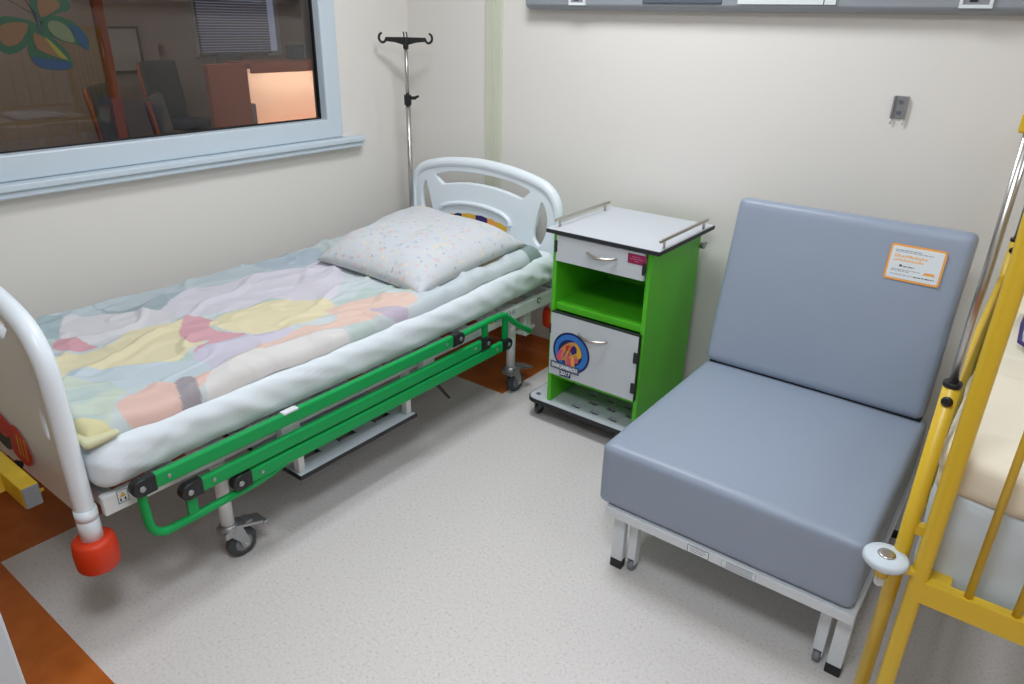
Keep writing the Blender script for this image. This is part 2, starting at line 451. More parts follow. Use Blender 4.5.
bf.tube([(bx+.001, BC.y, BC.z+.03), (bx+.001, BC.y-.06, BC.z+.07), (bx+.001, BC.y-.12, BC.z+.10)], .0012, M['ink'], 6)
bf.tube([(bx+.001, BC.y, BC.z+.03), (bx+.001, BC.y-.03, BC.z+.09), (bx+.001, BC.y-.05, BC.z+.15)], .0012, M['ink'], 6)
o = bf.build('butterfly_decal', None, win); o['label'] = 'green and blue butterfly sticker'

# door leaf standing open beside the camera
dr = bpy.data.objects.new('door_1', None); COL.objects.link(dr); dr['kind'] = 'structure'
MB().box((-1.05, YF+.01, .008), (-1.005, .1785, 2.06)).build('leaf', M['door'], dr, bevel=.004)
hd = MB().cyl((-1.005, .09, 1.02), (-.955, .09, 1.02), .011).tube([(-.957, .09, 1.02), (-.955, .06, 1.02), (-.955, -.03, 1.02)], .010).box((-1.005, .065, .92), (-.998, .115, 1.1))
hd.build('door_handle', M['chrome'], dr)

# ceiling lights
def ceiling_light(x, y, w, d, label):
    t = thing('ceiling_light', label, 'light', (x, y, ZC), 'square ceiling panels')
    m = MB()
    for a, b in (((-w/2,-d/2),(w/2,-d/2+.02)), ((-w/2,d/2-.02),(w/2,d/2)), ((-w/2,-d/2+.02),(-w/2+.02,d/2-.02)), ((w/2-.02,-d/2+.02),(w/2,d/2-.02))):
        m.box((x+a[0], y+a[1], ZC-.025), (x+b[0], y+b[1], ZC))
    m.build('frame', M['whitemetal'], t)
    MB().box((x-w/2+.02, y-d/2+.02, ZC-.018), (x+w/2-.02, y+d/2-.02, ZC-.006)).build('diffuser', M['lampdiff'], t)
LIGHTS = [(-1.4, 1.85, .6, .6, 'square ceiling light panel above the bed and bedside cabinet'),
          (-.25, .25, .6, .6, 'square ceiling light panel nearest the doorway'),
          (1.25, 1.3, .6, .6, 'square ceiling light panel right of the near yellow cot')]
for a in LIGHTS: ceiling_light(*a)

# ------------------------------------------------------------------ next room behind the window
NX0, NX1, NY0, NY1 = -8.0, XL-.12, -.9, 6.2
MB().box((NX0, NY0, -.06), (NX1, NY1, 0)).build('floor_station', mat('station_lino', (150,120,96), .5), kind='structure')
MB().box((NX0, NY0, ZC), (NX1, NY1, ZC+.06)).build('ceiling_station', M['ceiling'], kind='structure')
MB().box((NX0-.1, NY0, 0), (NX0, NY1, ZC)).build('wall_far', M['beige'], kind='structure')
MB().box((NX0, NY1, 0), (NX1, NY1+.1, ZC)).build('wall_station_back', M['beige'], kind='structure')
MB().box((NX0, NY0-.1, 0), (NX1, NY0, ZC)).build('wall_station_front', M['beige'], kind='structure')
MB().box((NX1, YB+.13, 0), (NX1+.1, NY1, ZC)).build('wall_station_right', M['beige'], kind='structure')
# reception desk with lit recess
dk = thing('reception_desk', 'brown reception desk with a brightly lit recess behind the window', 'desk', (-5.9, 4.3, 0))
MB().box((-5.56, 3.31, 0), (-5.5, 3.665, 1.234)).build('end_panel', M['deskbrown'], dk, bevel=.006)
MB().box((-5.85, 3.668, 1.191), (-5.46, 5.6, 1.235)).box((-5.475, 3.668, 1.155), (-5.46, 5.6, 1.195)).build('worktop', M['deskbrown'], dk, bevel=.006)
MB().box((-6.1, 3.67, .0), (-5.78, 5.6, .66)).build('base', M['orange'], dk, bevel=.004)
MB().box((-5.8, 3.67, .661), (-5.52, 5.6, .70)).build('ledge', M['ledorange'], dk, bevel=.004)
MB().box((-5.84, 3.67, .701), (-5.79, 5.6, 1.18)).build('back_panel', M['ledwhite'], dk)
MB().box((-5.56, 3.80, 1.172), (-5.52, 5.55, 1.186)).build('light_strip', M['strip'], dk)
bk = MB().box((-5.72, 3.70, .702), (-5.64, 3.80, .90)).build('leaflet_box', M['unitdark'], None, bevel=.003)
tag(bk, 'small dark leaflet box in the lit recess of the desk', 'box')
bb = thing('storage_box', 'small teal box standing on the reception desk worktop', 'box', (-5.71, 4.31, 1.236))
MB().box((-5.77, 4.25, 1.237), (-5.65, 4.37, 1.345)).build('body', M['teal'], bb, bevel=.01)
MB().box((-5.774, 4.246, 1.34), (-5.646, 4.374, 1.358)).build('lid', M['teal'], bb, bevel=.006)
# office chairs
def office_chair(x, y, rz, h, label, hi=False, m='slate'):
    t = thing('office_chair', label, 'chair', (x, y, 0), 'office chairs at the nurses station')
    R = Matrix.Translation((x, y, 0)) @ Matrix.Rotation(rz, 4, 'Z')
    def xf(mb):
        for v in mb.bm.verts: v.co = R @ v.co
        return mb
    b = MB(); b.rbox((-.24, .2, h+.05), (.24, .27, h+.62), .03, res=.06, rot=Matrix.Rotation(-.14, 3, 'X')); xf(b).build('backrest', M[m], t)
    for s_ in (-1, 1):
        b = MB(); b.tube([(s_*.245, .2, h+.08), (s_*.235, .27, h+.6)], .014); xf(b).build('piping', M['orange'], t)
    b = MB(); b.rbox((-.25, -.25, h), (.25, .23, h+.08), .035, res=.06); xf(b).build('seat', M['navy'], t)
    b = MB(); b.cyl((0,0,.12), (0,0,h), .03); xf(b).build('gas_lift', M['black'], t)
    for k in range(5):
        a = 2*PI*k/5; b = MB(); b.bar((0,0,.12), (.3*math.cos(a), .3*math.sin(a), .08), .04, .03); b.ball((.3*math.cos(a), .3*math.sin(a), .032), .032); xf(b).build('leg', M['black'], t)
office_chair(-4.95, 2.86, 2.5, .46, 'slate office chair turned sideways, left one beyond the window')
office_chair(-6.2, 3.05, 2.3, .44, 'slate office chair with orange piping nearest the lit desk')
office_chair(-7.05, 3.95, 1.9, .55, 'tall dark office chair behind the desk end')
hs = thing('desk_chair', 'rounded dark chair back rising behind the desk worktop', 'chair', (-7.1, 4.55, 0))
MB().rbox((-7.16, 4.40, .75), (-7.08, 4.70, 1.24), .04, res=.05).build('backrest', M['slate'], hs)
MB().rbox((-7.1, 4.33, .46), (-6.7, 4.77, .55), .04, res=.05).build('seat', M['slate'], hs)
MB().cyl((-6.9, 4.55, .02), (-6.9, 4.55, .49), .03).bar((-7.12, 4.55, .5), (-7.12, 4.55, .8), .05, .03).bar((-7.13, 4.55, .51), (-6.88, 4.55, .51), .05, .02).cyl((-6.9, 4.55, 0), (-6.9, 4.55, .03), .25).build('base', M['black'], hs)
# orange post and wall board, blind window
op = MB().box((-4.52, 2.07, 0), (-4.48, 2.125, ZC)).build('door_post', M['orange'], None, bevel=.004)
tag(op, 'orange painted vertical post seen through the window', 'post')
wb = thing('wall_board', 'white notice board with dark edge hanging beyond the window', 'board', (-7.98, 3.9, 1.4))
MB().box((-7.985, 3.72, 1.04), (-7.965, 4.06, 1.44)).build('panel', M['lam'], wb)
m = MB()
for a, b in (((3.70,1.02),(4.08,1.04)), ((3.70,1.44),(4.08,1.46)), ((3.70,1.04),(3.72,1.44)), ((4.06,1.04),(4.08,1.44))): m.box((-7.995, a[0], a[1]), (-7.955, b[0], b[1]))
m.build('frame', M['darkwood'], wb)
wn = bpy.data.objects.new('window_2', None); COL.objects.link(wn); wn['kind'] = 'structure'
MB().box((-7.99, 4.75, 1.2), (-7.96, 5.75, 2.35)).build('pane', mat('dusk_pane', (150,160,190), .3, emit=.6), wn)
m = MB()
for a, b in (((4.70,1.15),(5.80,1.2)), ((4.70,2.35),(5.80,2.4)), ((4.70,1.2),(4.75,2.35)), ((5.75,1.2),(5.80,2.35))): m.box((-8.0, a[0], a[1]), (-7.94, b[0], b[1]))
m.build('frame', M['frame_white'], wn)
bl = thing('venetian_blind', 'grey venetian blind in the far window of the next room', 'blind', (-7.9, 5.0, 2.4))
m = MB(); z = 1.18
while z < 2.38: m.box((-7.93, 4.72, z), (-7.895, 5.62, z+.020)); z += .028
m.build('slats', M['blind'], bl)
MB().box((-7.935, 4.71, 2.38), (-7.885, 5.56, 2.42)).build('head_rail', M['blind'], bl)
MB().box((-7.935, 4.71, 1.155), (-7.885, 5.56, 1.178)).build('bottom_rail', M['blind'], bl)

# ------------------------------------------------------------------ bed-head supply unit on the back wall
un = thing('bedhead_unit', 'long grey supply unit mounted high on the back wall', 'wall unit', (-.9, YB, 1.65))
UX0, UX1, UZ = -2.045, .6, 1.642
m = MB()
prof = [(0, 0), (-.040, .002), (-.060, .010), (-.066, .022), (-.075, .22), (-.068, .235), (0, .24)]
m.prism([(a, b) for a, b in prof], ((UX0, YB, UZ), (0,1,0), (0,0,1)), UX1-UX0)
m.build('body', M['unit'], un, bevel=.008)
uy = YB-.069
for x0, x1 in ((-1.815, -1.735), (-.385, -.295)):
    m = MB()
    m.box((x0, uy-.006, UZ+.018), (x1, uy+.004, UZ+.028)); m.box((x0, uy-.008, UZ+.088), (x1, uy+.004, UZ+.098))
    m.box((x0, uy-.007, UZ+.028), (x0+.01, uy+.004, UZ+.088)); m.box((x1-.01, uy-.007, UZ+.028), (x1, uy+.004, UZ+.088))
    fo = m.build('socket_frame', M['paper'], un, bevel=.001)
    m = MB(); m.box((x0+.01, uy-.002, UZ+.028), (x1-.01, uy+.004, UZ+.088)); m.build('socket_plate', M['socket'], fo)
    m = MB(); m.box((x0+.026, uy-.004, UZ+.036), (x0+.048, uy+.002, UZ+.07)); m.build('socket_slot', M['black'], fo)
m = MB(); m.box((-1.475, uy-.004, UZ+.026), (-1.15, uy+.006, UZ+.10)); m.build('recess_panel', M['unitdark'], un, bevel=.006)
m = MB(); m.box((-1.09, uy-.002, UZ+.026), (-.745, uy+.004, UZ+.09)); lp = m.build('marking_strip', M['paper'], un)
for x in (-.79, -.749): MB().box((x, uy-.0028, UZ+.026), (x+.003, uy-.0018, UZ+.09)).build('strip_edge', M['ink'], lp)

# small wall bracket
wp = thing('wall_bracket', 'small grey metal bracket screwed to the wall above the armchair', 'bracket', (-.495, YB, 1.355))
m = MB(); m.box((-.518, YB-.006, 1.318), (-.472, YB, 1.392)); m.box((-.518, YB-.016, 1.318), (-.511, YB-.004, 1.392)); m.box((-.479, YB-.016, 1.318), (-.472, YB-.004, 1.392))
m.build('plate', M['zinc'], wp, bevel=.0012)
for z in (1.372, 1.338): MB().cyl((-.495, YB-.005, z), (-.495, YB-.010, z), .0065).build('screw', M['unitdark'], wp)
for x in (-.514, -.476): MB().cyl((x, YB-.01, 1.300), (x, YB-.01, 1.320), .003).build('prong', M['paper'], wp)

# ------------------------------------------------------------------ hospital bed
BX0, BX1, BY0, BY1 = -2.70, -1.735, .55, 2.69
bed = thing('hospital_bed', 'white hospital bed with green folding side rail along the window wall', 'bed', ((BX0+BX1)/2, (BY0+BY1)/2, 0))
CXB = -2.215
def mir(pts): return [(2*CXB-x, z) for x, z in pts]
def bed_end(y, name, zoff, foot):
    m = MB()
    rimR = [(-1.745,.40),(-1.742,.60),(-1.740,.76),(-1.748,.845),(-1.785,.905),(-1.85,.94)]
    top = [(-1.98,.968),(-2.10,.981),(-2.215,.986)]
    half = rimR+top
    full = half + mir(half)[::-1][1:]
    full = [(x, z+zoff) for x, z in full]
    path = crom([Vector((x, 0, z)) for x, z in full], 5, closed=False)
    # board with cut-outs
    out = [(-1.762,.405),(-1.757,.60),(-1.756,.76),(-1.763,.84),(-1.795,.895),(-1.855,.928),(-1.98,.955),(-2.10,.968),(-2.215,.973)]
    ol = [(p.x, p.y) for p in crom([Vector(a) for a in out], 4, closed=False)]
    ol = ol + mir(ol)[::-1][1:]
    hh = [(-2.57,.895),(-2.47,.925),(-2.34,.940),(-2.215,.944),(-2.09,.940),(-1.96,.918),(-1.945,.905),(-1.985,.862),(-2.08,.880),(-2.215,.888),(-2.35,.880),(-2.45,.862),(-2.50,.848)]
    HB_ = [(-1.898,.895),(-1.91,.910),(-2.00,.932),(-2.11,.943)]
    hh = HB_ + [(-2.215,.946)] + mir(HB_)[::-1]
    LB_ = [(-1.938,.862),(-1.955,.852),(-2.05,.870),(-2.13,.880)]
    low = mir(LB_) + [(-2.215,.883)] + LB_[::-1]
    hh = hh + low
    if foot: rh = [(-1.822,.715),(-1.806,.69),(-1.803,.66),(-1.808,.63),(-1.82,.612),(-1.836,.625),(-1.842,.66),(-1.838,.695)]
    else: rh = [(-1.833,.868),(-1.805,.83),(-1.794,.78),(-1.80,.72),(-1.822,.668),(-1.846,.646),(-1.884,.69),(-1.868,.78),(-1.85,.84)]
    z_ = lambda pl: [(a, b+zoff) for a, b in pl]
    rhs = [(p.x, p.y) for p in crom([Vector(a) for a in rh], 4)]
    plate(m, [z_(ol), z_(hh), z_(rhs), z_(mir(rhs))], y, .026, bev=.007)
    m.tube([(p.x, y, p.z) for p in path], .025, n=14)
    sx, dz = .953, (-.012 if foot else -.020)
    for v in m.bm.verts:
        k = max(0, min(1, (v.co.z-.40)/.25)); v.co.x = CXB+(v.co.x-CXB)*sx; v.co.z += dz*k
    return m
zf = .012
m = bed_end(2.69, 'headboard', 0, False)
# raised arch over the sticker
arch = crom([Vector(a) for a in [(-2.47,0,.715),(-2.45,0,.735),(-2.34,0,.762),(-2.215,0,.768),(-2.10,0,.755),(-2.04,0,.728),(-2.03,0,.70)]], 5, closed=False)
m.tube([(p.x, 2.672, p.z) for p in arch], .011, n=10)
hb = m.build('headboard', M['white'], bed)
sm = MB()
cols = [(-2.42,-2.385,'orange_ink'),(-2.385,-2.335,'purple'),(-2.335,-2.245,'gold'),(-2.245,-2.17,'purple'),(-2.17,-2.12,'orange_ink'),(-2.12,-2.05,'gold')]
zt = lambda x: .716-.35*(x+2.24)**2*2.2
for x0, x1, k in cols:
    sm.prism([(x0,.60),(x1,.60),(x1,zt(x1)),((x0+x1)/2,zt((x0+x1)/2)+.004),(x0,zt(x0))], ((0, 2.676, 0), (1,0,0), (0,0,1)), -.002, M[k])
sm.build('sticker', None, hb)['label'] = 'yellow and purple patchwork sticker'
fb = bed_end(.545, 'footboard', zf, True)
fb = fb.build('footboard', M['white'], bed)
sm = MB(); FY = .5305
def blob(mb, pts, k, lift=0., frame=None):
    pl = [(p.x, p.y) for p in crom([Vector(a) for a in pts], 5)]
    mb.prism(pl, frame or ((0, FY-lift, 0), (1,0,0), (0,0,1)), .0012, M[k])
blob(sm, [(-2.46,.52),(-2.40,.62),(-2.30,.66),(-2.22,.60),(-2.25,.50),(-2.36,.47)], 'gold')
blob(sm, [(-2.30,.50),(-2.24,.56),(-2.18,.57),(-2.11,.53),(-2.16,.46),(-2.24,.46)], 'leaf', .0012)
blob(sm, [(-2.14,.47),(-2.12,.545),(-2.07,.57),(-2.015,.54),(-2.0,.49),(-2.04,.455),(-2.09,.45)], 'red', .0016)
blob(sm, [(-2.24,.55),(-2.16,.575),(-2.10,.55),(-2.14,.51),(-2.2,.50)], 'red', .0020)
for k in range(3):
    x = -2.085+.024*k; sm.prism([(x,.475),(x+.006,.475),(x+.018,.545),(x+.012,.545)], ((0, FY-.003, 0), (1,0,0), (0,0,1)), .0008, M['gold'])
sm.build('sticker', None, fb)['label'] = 'red and yellow sticker'
# lower posts and orange wall bumpers
for x in (-1.765, -2.665):
    for y, zt_, zb in ((.545, .425, .345), (2.69, .42, .345)):
        MB().cyl((x, y, zb-.02), (x, y, zt_+.01), .027).cyl((x, y, zt_-.02), (x, y, zt_+.004), .0275).build('post_sleeve', M['white'], bed)
        b = MB(); b.lathe([(.038,-.003),(.047,0),(.052,.008),(.054,.05),(.051,.083),(.044,.091),(.030,.092)], (x, y, .252), (0,0,1)); b.build('bumper', M['bumper'], bed)['label'] = 'orange wall bumper'
# side frame and cross members
for x0, x1 in ((-1.762, -1.738), (-2.692, -2.668)):
    MB().box((x0, BY0+.03, .398), (x1, BY1-.02, .456)).build('side_frame', M['whitemetal'], bed, bevel=.004)
for y in (BY0+.04, BY1-.06): MB().box((-2.668, y, .405), (-1.762, y+.03, .45)).build('end_frame', M['whitemetal'], bed, bevel=.003)
m = MB(); m.box((-2.225, .66, .428), (-2.205, 2.6, .436))
for k in range(12):
    y = .72+k*.16; m.box((-2.668, y, .432), (-1.762, y+.07, .448))
m.build('slat_base', M['whitemetal'], bed, bevel=.002)
m = MB().box((-2.25, .75, .33), (-2.17, 2.55, .40)).box((-2.6, .90, .35), (-1.79, .95, .405)).box((-2.6, 2.36, .35), (-1.79, 2.41, .405)).box((-2.6, 1.15, .38), (-1.80, 1.19, .41)).box((-2.6, 1.70, .38), (-1.80, 1.74, .41))
m.build('under_frame', M['whitemetal'], bed, bevel=.003)
m = MB().cyl((-2.21, 1.15, .28), (-2.21, 1.75, .30), .032).box((-2.26, 1.3, .25), (-2.16, 1.55, .33), bev=.01)
m.build('motor', M['rubber'], bed)
# frame stickers
sf = MB(); sf.box((-1.7378, .615, .418), (-1.7372, .645, .458), M['paper'])
for a, b in ((.616,.6175),(.6425,.644)): sf.box((-1.7374, a, .419), (-1.7368, b, .457), M['ink'])
sf.box((-1.7374, .6175, .419), (-1.7368, .6425, .4205), M['ink']); sf.box((-1.7374, .6175, .4555), (-1.7368, .6425, .457), M['ink'])
sf.prism([(.622,.436),(.638,.436),(.630,.452)], ((-1.7374, 0, 0), (0,1,0), (0,0,1)), .0006, M['gold'])
sf.box((-1.7374, .621, .424), (-1.7368, .625, .433), M['ink']); sf.box((-1.7374, .633, .424), (-1.7368, .637, .433), M['ink'])
sf.build('warning_label', None, bed)
sf = MB(); sf.box((-1.7378, 2.20, .428), (-1.7372, 2.34, .452), M['inkgrey']); sf.prism([(2.165,.430),(2.19,.430),(2.178,.452)], ((-1.7378, 0, 0), (0,1,0), (0,0,1)), .0006, M['gold'])
sf.box((-1.7374, 2.205, .431), (-1.7368, 2.335, .449), M['paper'])
for k in range(7): sf.box((-1.7372, 2.21+k*.018, .435), (-1.7366, 2.222+k*.018, .445), M['inkgrey'])
sf.build('maker_plate', None, bed)
sf = MB(); sf.lathe([(.014,0),(.014,.002)], (-1.738, 2.52, .437), (1,0,0), M['ink']); sf.lathe([(.009,.0021),(.009,.003)], (-1.738, 2.52, .437), (1,0,0), M['whitemetal']); sf.build('frame_roundel', None, bed)
MB().box((-1.80, 2.46, .27), (-1.765, 2.50, .408)).box((-1.80, 2.43, .285), (-1.775, 2.55, .30)).build('bracket', M['whitemetal'], bed, bevel=.002)
MB().cyl((-1.787, 2.48, .25), (-1.787, 2.48, .275), .006).build('bracket_pin', M['black'], bed)

# legs with castors
def castor(x, y, par, s, pedal):
    # s: direction of the pedal along y
    wy = y + s*.035
    f = MB()
    f.lathe([(.026,0),(.030,.004),(.030,.022),(.024,.028)], (x, y, .112), (0,0,1))
    for dx in (-.026, .026):
        f.prism([(y-.026,.125),(y+s*.03,.125),(wy+.014,.062),(wy+.012,.04),(wy-.012,.04),(wy-.018,.07)], ((x+dx-.003, 0, 0), (0,1,0), (0,0,1)), .006)
    f.box((x-.028, y-.028, .10), (x+.028, y+.028, .124), bev=.004)
    fo = f.build('castor_fork', M['zinc'], par)
    w = MB(); w.lathe([(.030,-.016),(.044,-.016),(.050,-.009),(.050,.009),(.044,.016),(.030,.016)], (x, wy, .0505), (1,0,0), n=28); w.build('wheel', M['rubber'], fo)
    w = MB(); w.lathe([(.022,-.019),(.030,-.017),(.030,.017),(.022,.019)], (x, wy, .0505), (1,0,0), M['hub']); w.cyl((x-.032, wy, .0505), (x+.032, wy, .0505), .007, M['chrome']); w.build('wheel_hub', None, fo)
    if pedal:
        p = MB()
        p.bar((x+.0, y+s*.01, .130), (x+.02, y+s*.10, .112), .055, .010, bev=.003)
        p.box((x-.012, y+s*.055-.012, .12), (x+.03, y+s*.055+.012, .132), bev=.002)
        p.bar((x-.008, y+s*.10, .110), (x+.05, y+s*.10, .110), .014, .010, bev=.002)
        p.build('brake_pedal', M['zinc'], fo)
for x in (-1.79, -2.62):
    for y, s, pd in ((.925, 1, True), (2.385, 1, True)):
        lg = MB().cyl((x, y, .135), (x, y, .405), .0205).build('leg', M['whitemetal'], bed)
        castor(x, y, bed, s, pd)
# under-bed shelf
m = MB(); SZ = .195
hs_ = []
for y in (1.24, 1.43, 1.62):
    hs_.append([(y-.05,-.045),(y+.05,-.045),(y+.05,-.012),(y-.05,-.012)])
# shelf as strips around three hand holes
x0, x1, y0, y1 = -2.30, -1.735, 1.17, 1.71
holes = [(-1.83, y-.035, -1.805, y+.035) for y in (1.27, 1.43, 1.60)]
m.box((x0, y0, SZ), (-1.83, y1, SZ+.014)); m.box((-1.805, y0, SZ), (x1, y1, SZ+.014))
ys = [y0]+[v for h in holes for v in (h[1], h[3])]+[y1]
for a, b in zip(ys[::2], ys[1::2]): m.box((-1.8301, a, SZ), (-1.8049, b, SZ+.014))
sh = m.build('shelf', M['bluegrey'], bed)
m = MB(); m.box((x1, y0, SZ-.001), (x1+.004, y1, SZ+.013)); m.box((x0, y1, SZ-.001), (x1+.004, y1+.004, SZ+.013)); m.box((x0, y0-.004, SZ-.001), (x1+.004, y0, SZ+.013)); m.build('shelf_edging', M['black'], sh)
for h in holes:
    m = MB(); m.box((h[0]-.004, h[1]-.004, SZ-.004), (h[2]+.004, h[1], SZ+.0155)); m.box((h[0]-.004, h[3], SZ-.004), (h[2]+.004, h[3]+.004, SZ+.0155)); m.box((h[0]-.004, h[1], SZ-.004), (h[0], h[3], SZ+.0155))
    m.build('hand_hole_rim', M['black'], sh)
for y in (y0+.02, y1-.02):
    for x in (-1.765, -2.27):
        MB().box((x-.014, y-.012, SZ+.014), (x+.014, y+.012, .405)).build('shelf_hanger', M['whitemetal'], bed, bevel=.002)
# black release lever below the frame
MB().bar((-1.80, 1.84, .315), (-1.785, 1.955, .155), .016, .010, bev=.003).build('release_lever', M['black'], bed)

# green folding side rail
rl = MB(); RX = -1.692
ends = [(.655, 1.905, .474), (.775, 2.075, .396), (.925, 2.215, .343)]
# end loops
rt = .0125
loop = crom([Vector(a) for a in [(RX,.657,.455),(RX,.659,.39),(RX,.664,.335),(RX,.69,.306),(RX,.74,.302),(RX,.90,.304),(RX,1.00,.308),(RX,1.08,.322),(RX,1.135,.342)]], 5, closed=False)
rl.tube(loop, rt); rl.ball(loop[-1], rt*1.15)
hl = crom([Vector(a) for a in [(RX,1.905,.474),(RX,2.05,.480),(RX,2.17,.480),(RX,2.215,.466),(RX,2.30,.40),(RX,2.385,.345)]], 5, closed=False)
rl.tube(hl, rt); rl.ball(hl[-1], rt*1.1)
for y, zc in ((.782,.396),(.932,.343)): rl.box((RX-.006, y-.014, .305), (RX+.006, y+.014, zc+.01))
for y, zc in ((2.075,.396),(2.21,.343)): rl.box((RX-.006, y-.014, zc), (RX+.006, y+.014, .478))
rl.bar((RX-.005, .782, .396), (RX-.005, 2.075, .396), .006, .03)
srl = rl.build('side_rail', M['green'], bed)
for a, b, zc in ends:
    h = .046
    MB().bar((RX+.006, a+.012, zc), (RX+.006, b-.012, zc), .021, h, bev=.008).build('rail_bar', M['green'], srl, smooth=False)
    for y, s in ((a, 1), (b, -1)):
        c = MB(); c.lathe([(.023,-.014),(.0255,-.011),(.0255,.012),(.023,.015)], (RX+.006, y, zc), (1,0,0), M['black'], n=24)
        c.box((RX-.0070, min(y, y+s*.04), zc-.0245), (RX+.0190, max(y, y+s*.04), zc+.0245), M['black'], bev=.003)
        c.lathe([(.0085,.015),(.0085,.018),(.006,.0185)], (RX+.006, y, zc), (1,0,0), M['zinc'], n=16)
        c.build('rail_end_cap', None, srl)
        c = MB(); c.lathe([(.006,0),(.006,.002),(.003,.003)], (RX+.0165, y+s*.075, zc), (1,0,0), n=12); c.build('rivet', M['zinc'], srl)
# rail clips and mounts
for y in (1.13, 1.76): MB().box((-1.738, y-.03, .30), (-1.704, y+.03, .46), bev=.004).build('rail_mount', M['alu'], srl)
MB().box((RX-.004, 1.095, .492), (RX+.018, 1.15, .5005), bev=.003).build('rail_clip', M['paper'], srl)

# ------------------------------------------------------------------ mattress, duvet, pillow
def rid(v): return 1-abs(noise.noise(v))
def mfn(p, n, t):
    w = noise.noise(Vector((p.x*2, p.y*2.2, p.z*4)))*.006
    side = max(0, n.x)
    w += side*(noise.noise(Vector((p.y*12+p.z*10, p.z*3, 2)))*.006 + .006*max(0, rid(Vector((p.y*7+p.z*16, p.z*5, 3)))-.8)/.2)
    hd = max(0, min(1, (p.y-1.95)/.5))
    w += hd*side*(.010*max(0, rid(Vector((p.y*9+p.z*11, p.z*4, 12)))-.72)/.28 + .006*noise.noise(Vector((p.y*30, p.z*18, 5))))
    w += hd*n.z*noise.noise(p*9)*.010
    ft = max(0, min(1, (.95-p.y)/.3))
    w += ft*side*.008*max(0, rid(Vector((p.y*10-p.z*14, p.z*4, 22)))-.75)/.25
    d = n*w
    if n.z < -.2: d.z = max(0, d.z)
    d.z += .035*max(0, (p.y-1.7)/.9)**1.5
    return d
m = MB(); m.rbox((-2.655, .572, .463), (-1.724, 2.652, .602), .052, res=.012, fn=mfn)
mt_ = m.build('mattress', M['sheet'])
tag(mt_, 'white sheeted mattress lying on the hospital bed under the duvet', 'mattress')

PATCH = [
((186,204,208), [(-2.66,.95),(-2.5,.95),(-2.499,1.309),(-2.47,1.45),(-2.44,1.63),(-2.66,1.8)]),
((150,170,178), [(-2.62,1.0),(-2.503,1.034),(-2.499,1.309),(-2.432,1.277),(-2.422,1.17),(-2.405,1.109),(-2.46,1.0)]),
((158,184,190), [(-2.66,.76),(-2.60,.86),(-2.566,.876),(-2.388,.816),(-2.45,.764),(-2.55,.7)]),
((170,190,206), [(-2.62,1.66),(-2.60,1.9),(-2.54,1.95),(-2.38,1.846),(-2.447,1.666)]),
((222,217,228), [(-2.506,1.313),(-2.48,1.44),(-2.42,1.66),(-2.36,1.84),(-2.227,1.82),(-2.028,1.574),(-2.202,1.425),(-2.216,1.234),(-2.311,1.133),(-2.40,1.127)]),
((226,224,228), [(-2.558,.884),(-2.52,.96),(-2.40,1.132),(-2.276,1.101),(-2.279,.981),(-2.281,.87),(-2.384,.80)]),
((240,226,172), [(-2.248,.731),(-2.238,.871),(-2.293,.988),(-2.24,1.131),(-2.072,1.027),(-2.017,1.073),(-1.979,.923),(-2.028,.821),(-2.123,.678)]),
((222,150,160), [(-2.254,1.139),(-2.182,1.2),(-2.088,1.141),(-1.976,1.198),(-1.932,1.092),(-1.971,1.009),(-2.021,1.087),(-2.072,1.027)]),
((226,150,162), [(-2.40,.785),(-2.38,.83),(-2.30,.84),(-2.262,.851),(-2.27,.785),(-2.335,.755)]),
((240,226,172), [(-2.182,1.2),(-2.2,1.335),(-2.125,1.491),(-2.03,1.57),(-1.94,1.52),(-1.90,1.385),(-1.945,1.242),(-2.092,1.157)]),
((208,202,222), [(-1.96,1.002),(-1.976,1.198),(-1.899,1.319),(-1.86,1.169),(-1.82,.983)]),
((196,214,222), [(-2.121,.715),(-2.03,.87),(-1.937,.989),(-1.83,.976),(-1.847,.913),(-1.901,.758),(-2.032,.676)]),
((240,190,172), [(-1.842,.704),(-1.862,.811),(-1.844,.901),(-1.82,.989),(-1.763,.896),(-1.735,.80),(-1.768,.698)]),
((150,140,146), [(-1.858,.880),(-1.846,.925),(-1.74,.885),(-1.72,.825),(-1.76,.835)]),
((242,200,178), [(-1.957,1.503),(-1.946,1.70),(-1.86,1.79),(-1.78,1.78),(-1.772,1.55),(-1.80,1.45),(-1.82,1.305),(-1.82,1.06),(-1.857,1.076),(-1.886,1.311),(-1.863,1.48)]),
((232,228,222), [(-1.818,.976),(-1.835,1.153),(-1.80,1.399),(-1.72,1.40),(-1.71,1.08),(-1.71,.904)]),
((196,178,200), [(-1.84,1.60),(-1.80,1.70),(-1.75,1.71),(-1.77,1.60)]),
((206,220,224), [(-1.772,1.78),(-1.86,1.84),(-1.90,2.0),(-1.90,2.56),(-1.70,2.56),(-1.70,1.7)]),
((240,226,180), [(-1.90,2.24),(-1.90,2.40),(-1.83,2.38),(-1.82,2.22)]),
((206,220,196), [(-2.12,.60),(-2.05,.70),(-1.90,.76),(-1.85,.70),(-1.78,.66),(-1.74,.58),(-2.0,.58)]),
((232,220,150), [(-1.83,.575),(-1.80,.63),(-1.72,.66),(-1.70,.575)]),
((120,146,140), [(-1.86,2.46),(-1.84,2.54),(-1.74,2.56),(-1.74,2.47)]),
]
def inpoly(x, y, pl):
    c = False; j = len(pl)-1
    for i in range(len(pl)):
        if (pl[i][1] > y) != (pl[j][1] > y) and x < (pl[j][0]-pl[i][0])*(y-pl[i][1])/(pl[j][1]-pl[i][1])+pl[i][0]: c = not c
        j = i
    return c
def soft(c): return tuple(v*.70+q*.30 for v, q in zip(c, (228,228,230)))
SM = [(tuple(v*.85 for v in lin(soft(c))), [(p.x, p.y) for p in crom([Vector(a) for a in pl], 4)]) for c, pl in PATCH]
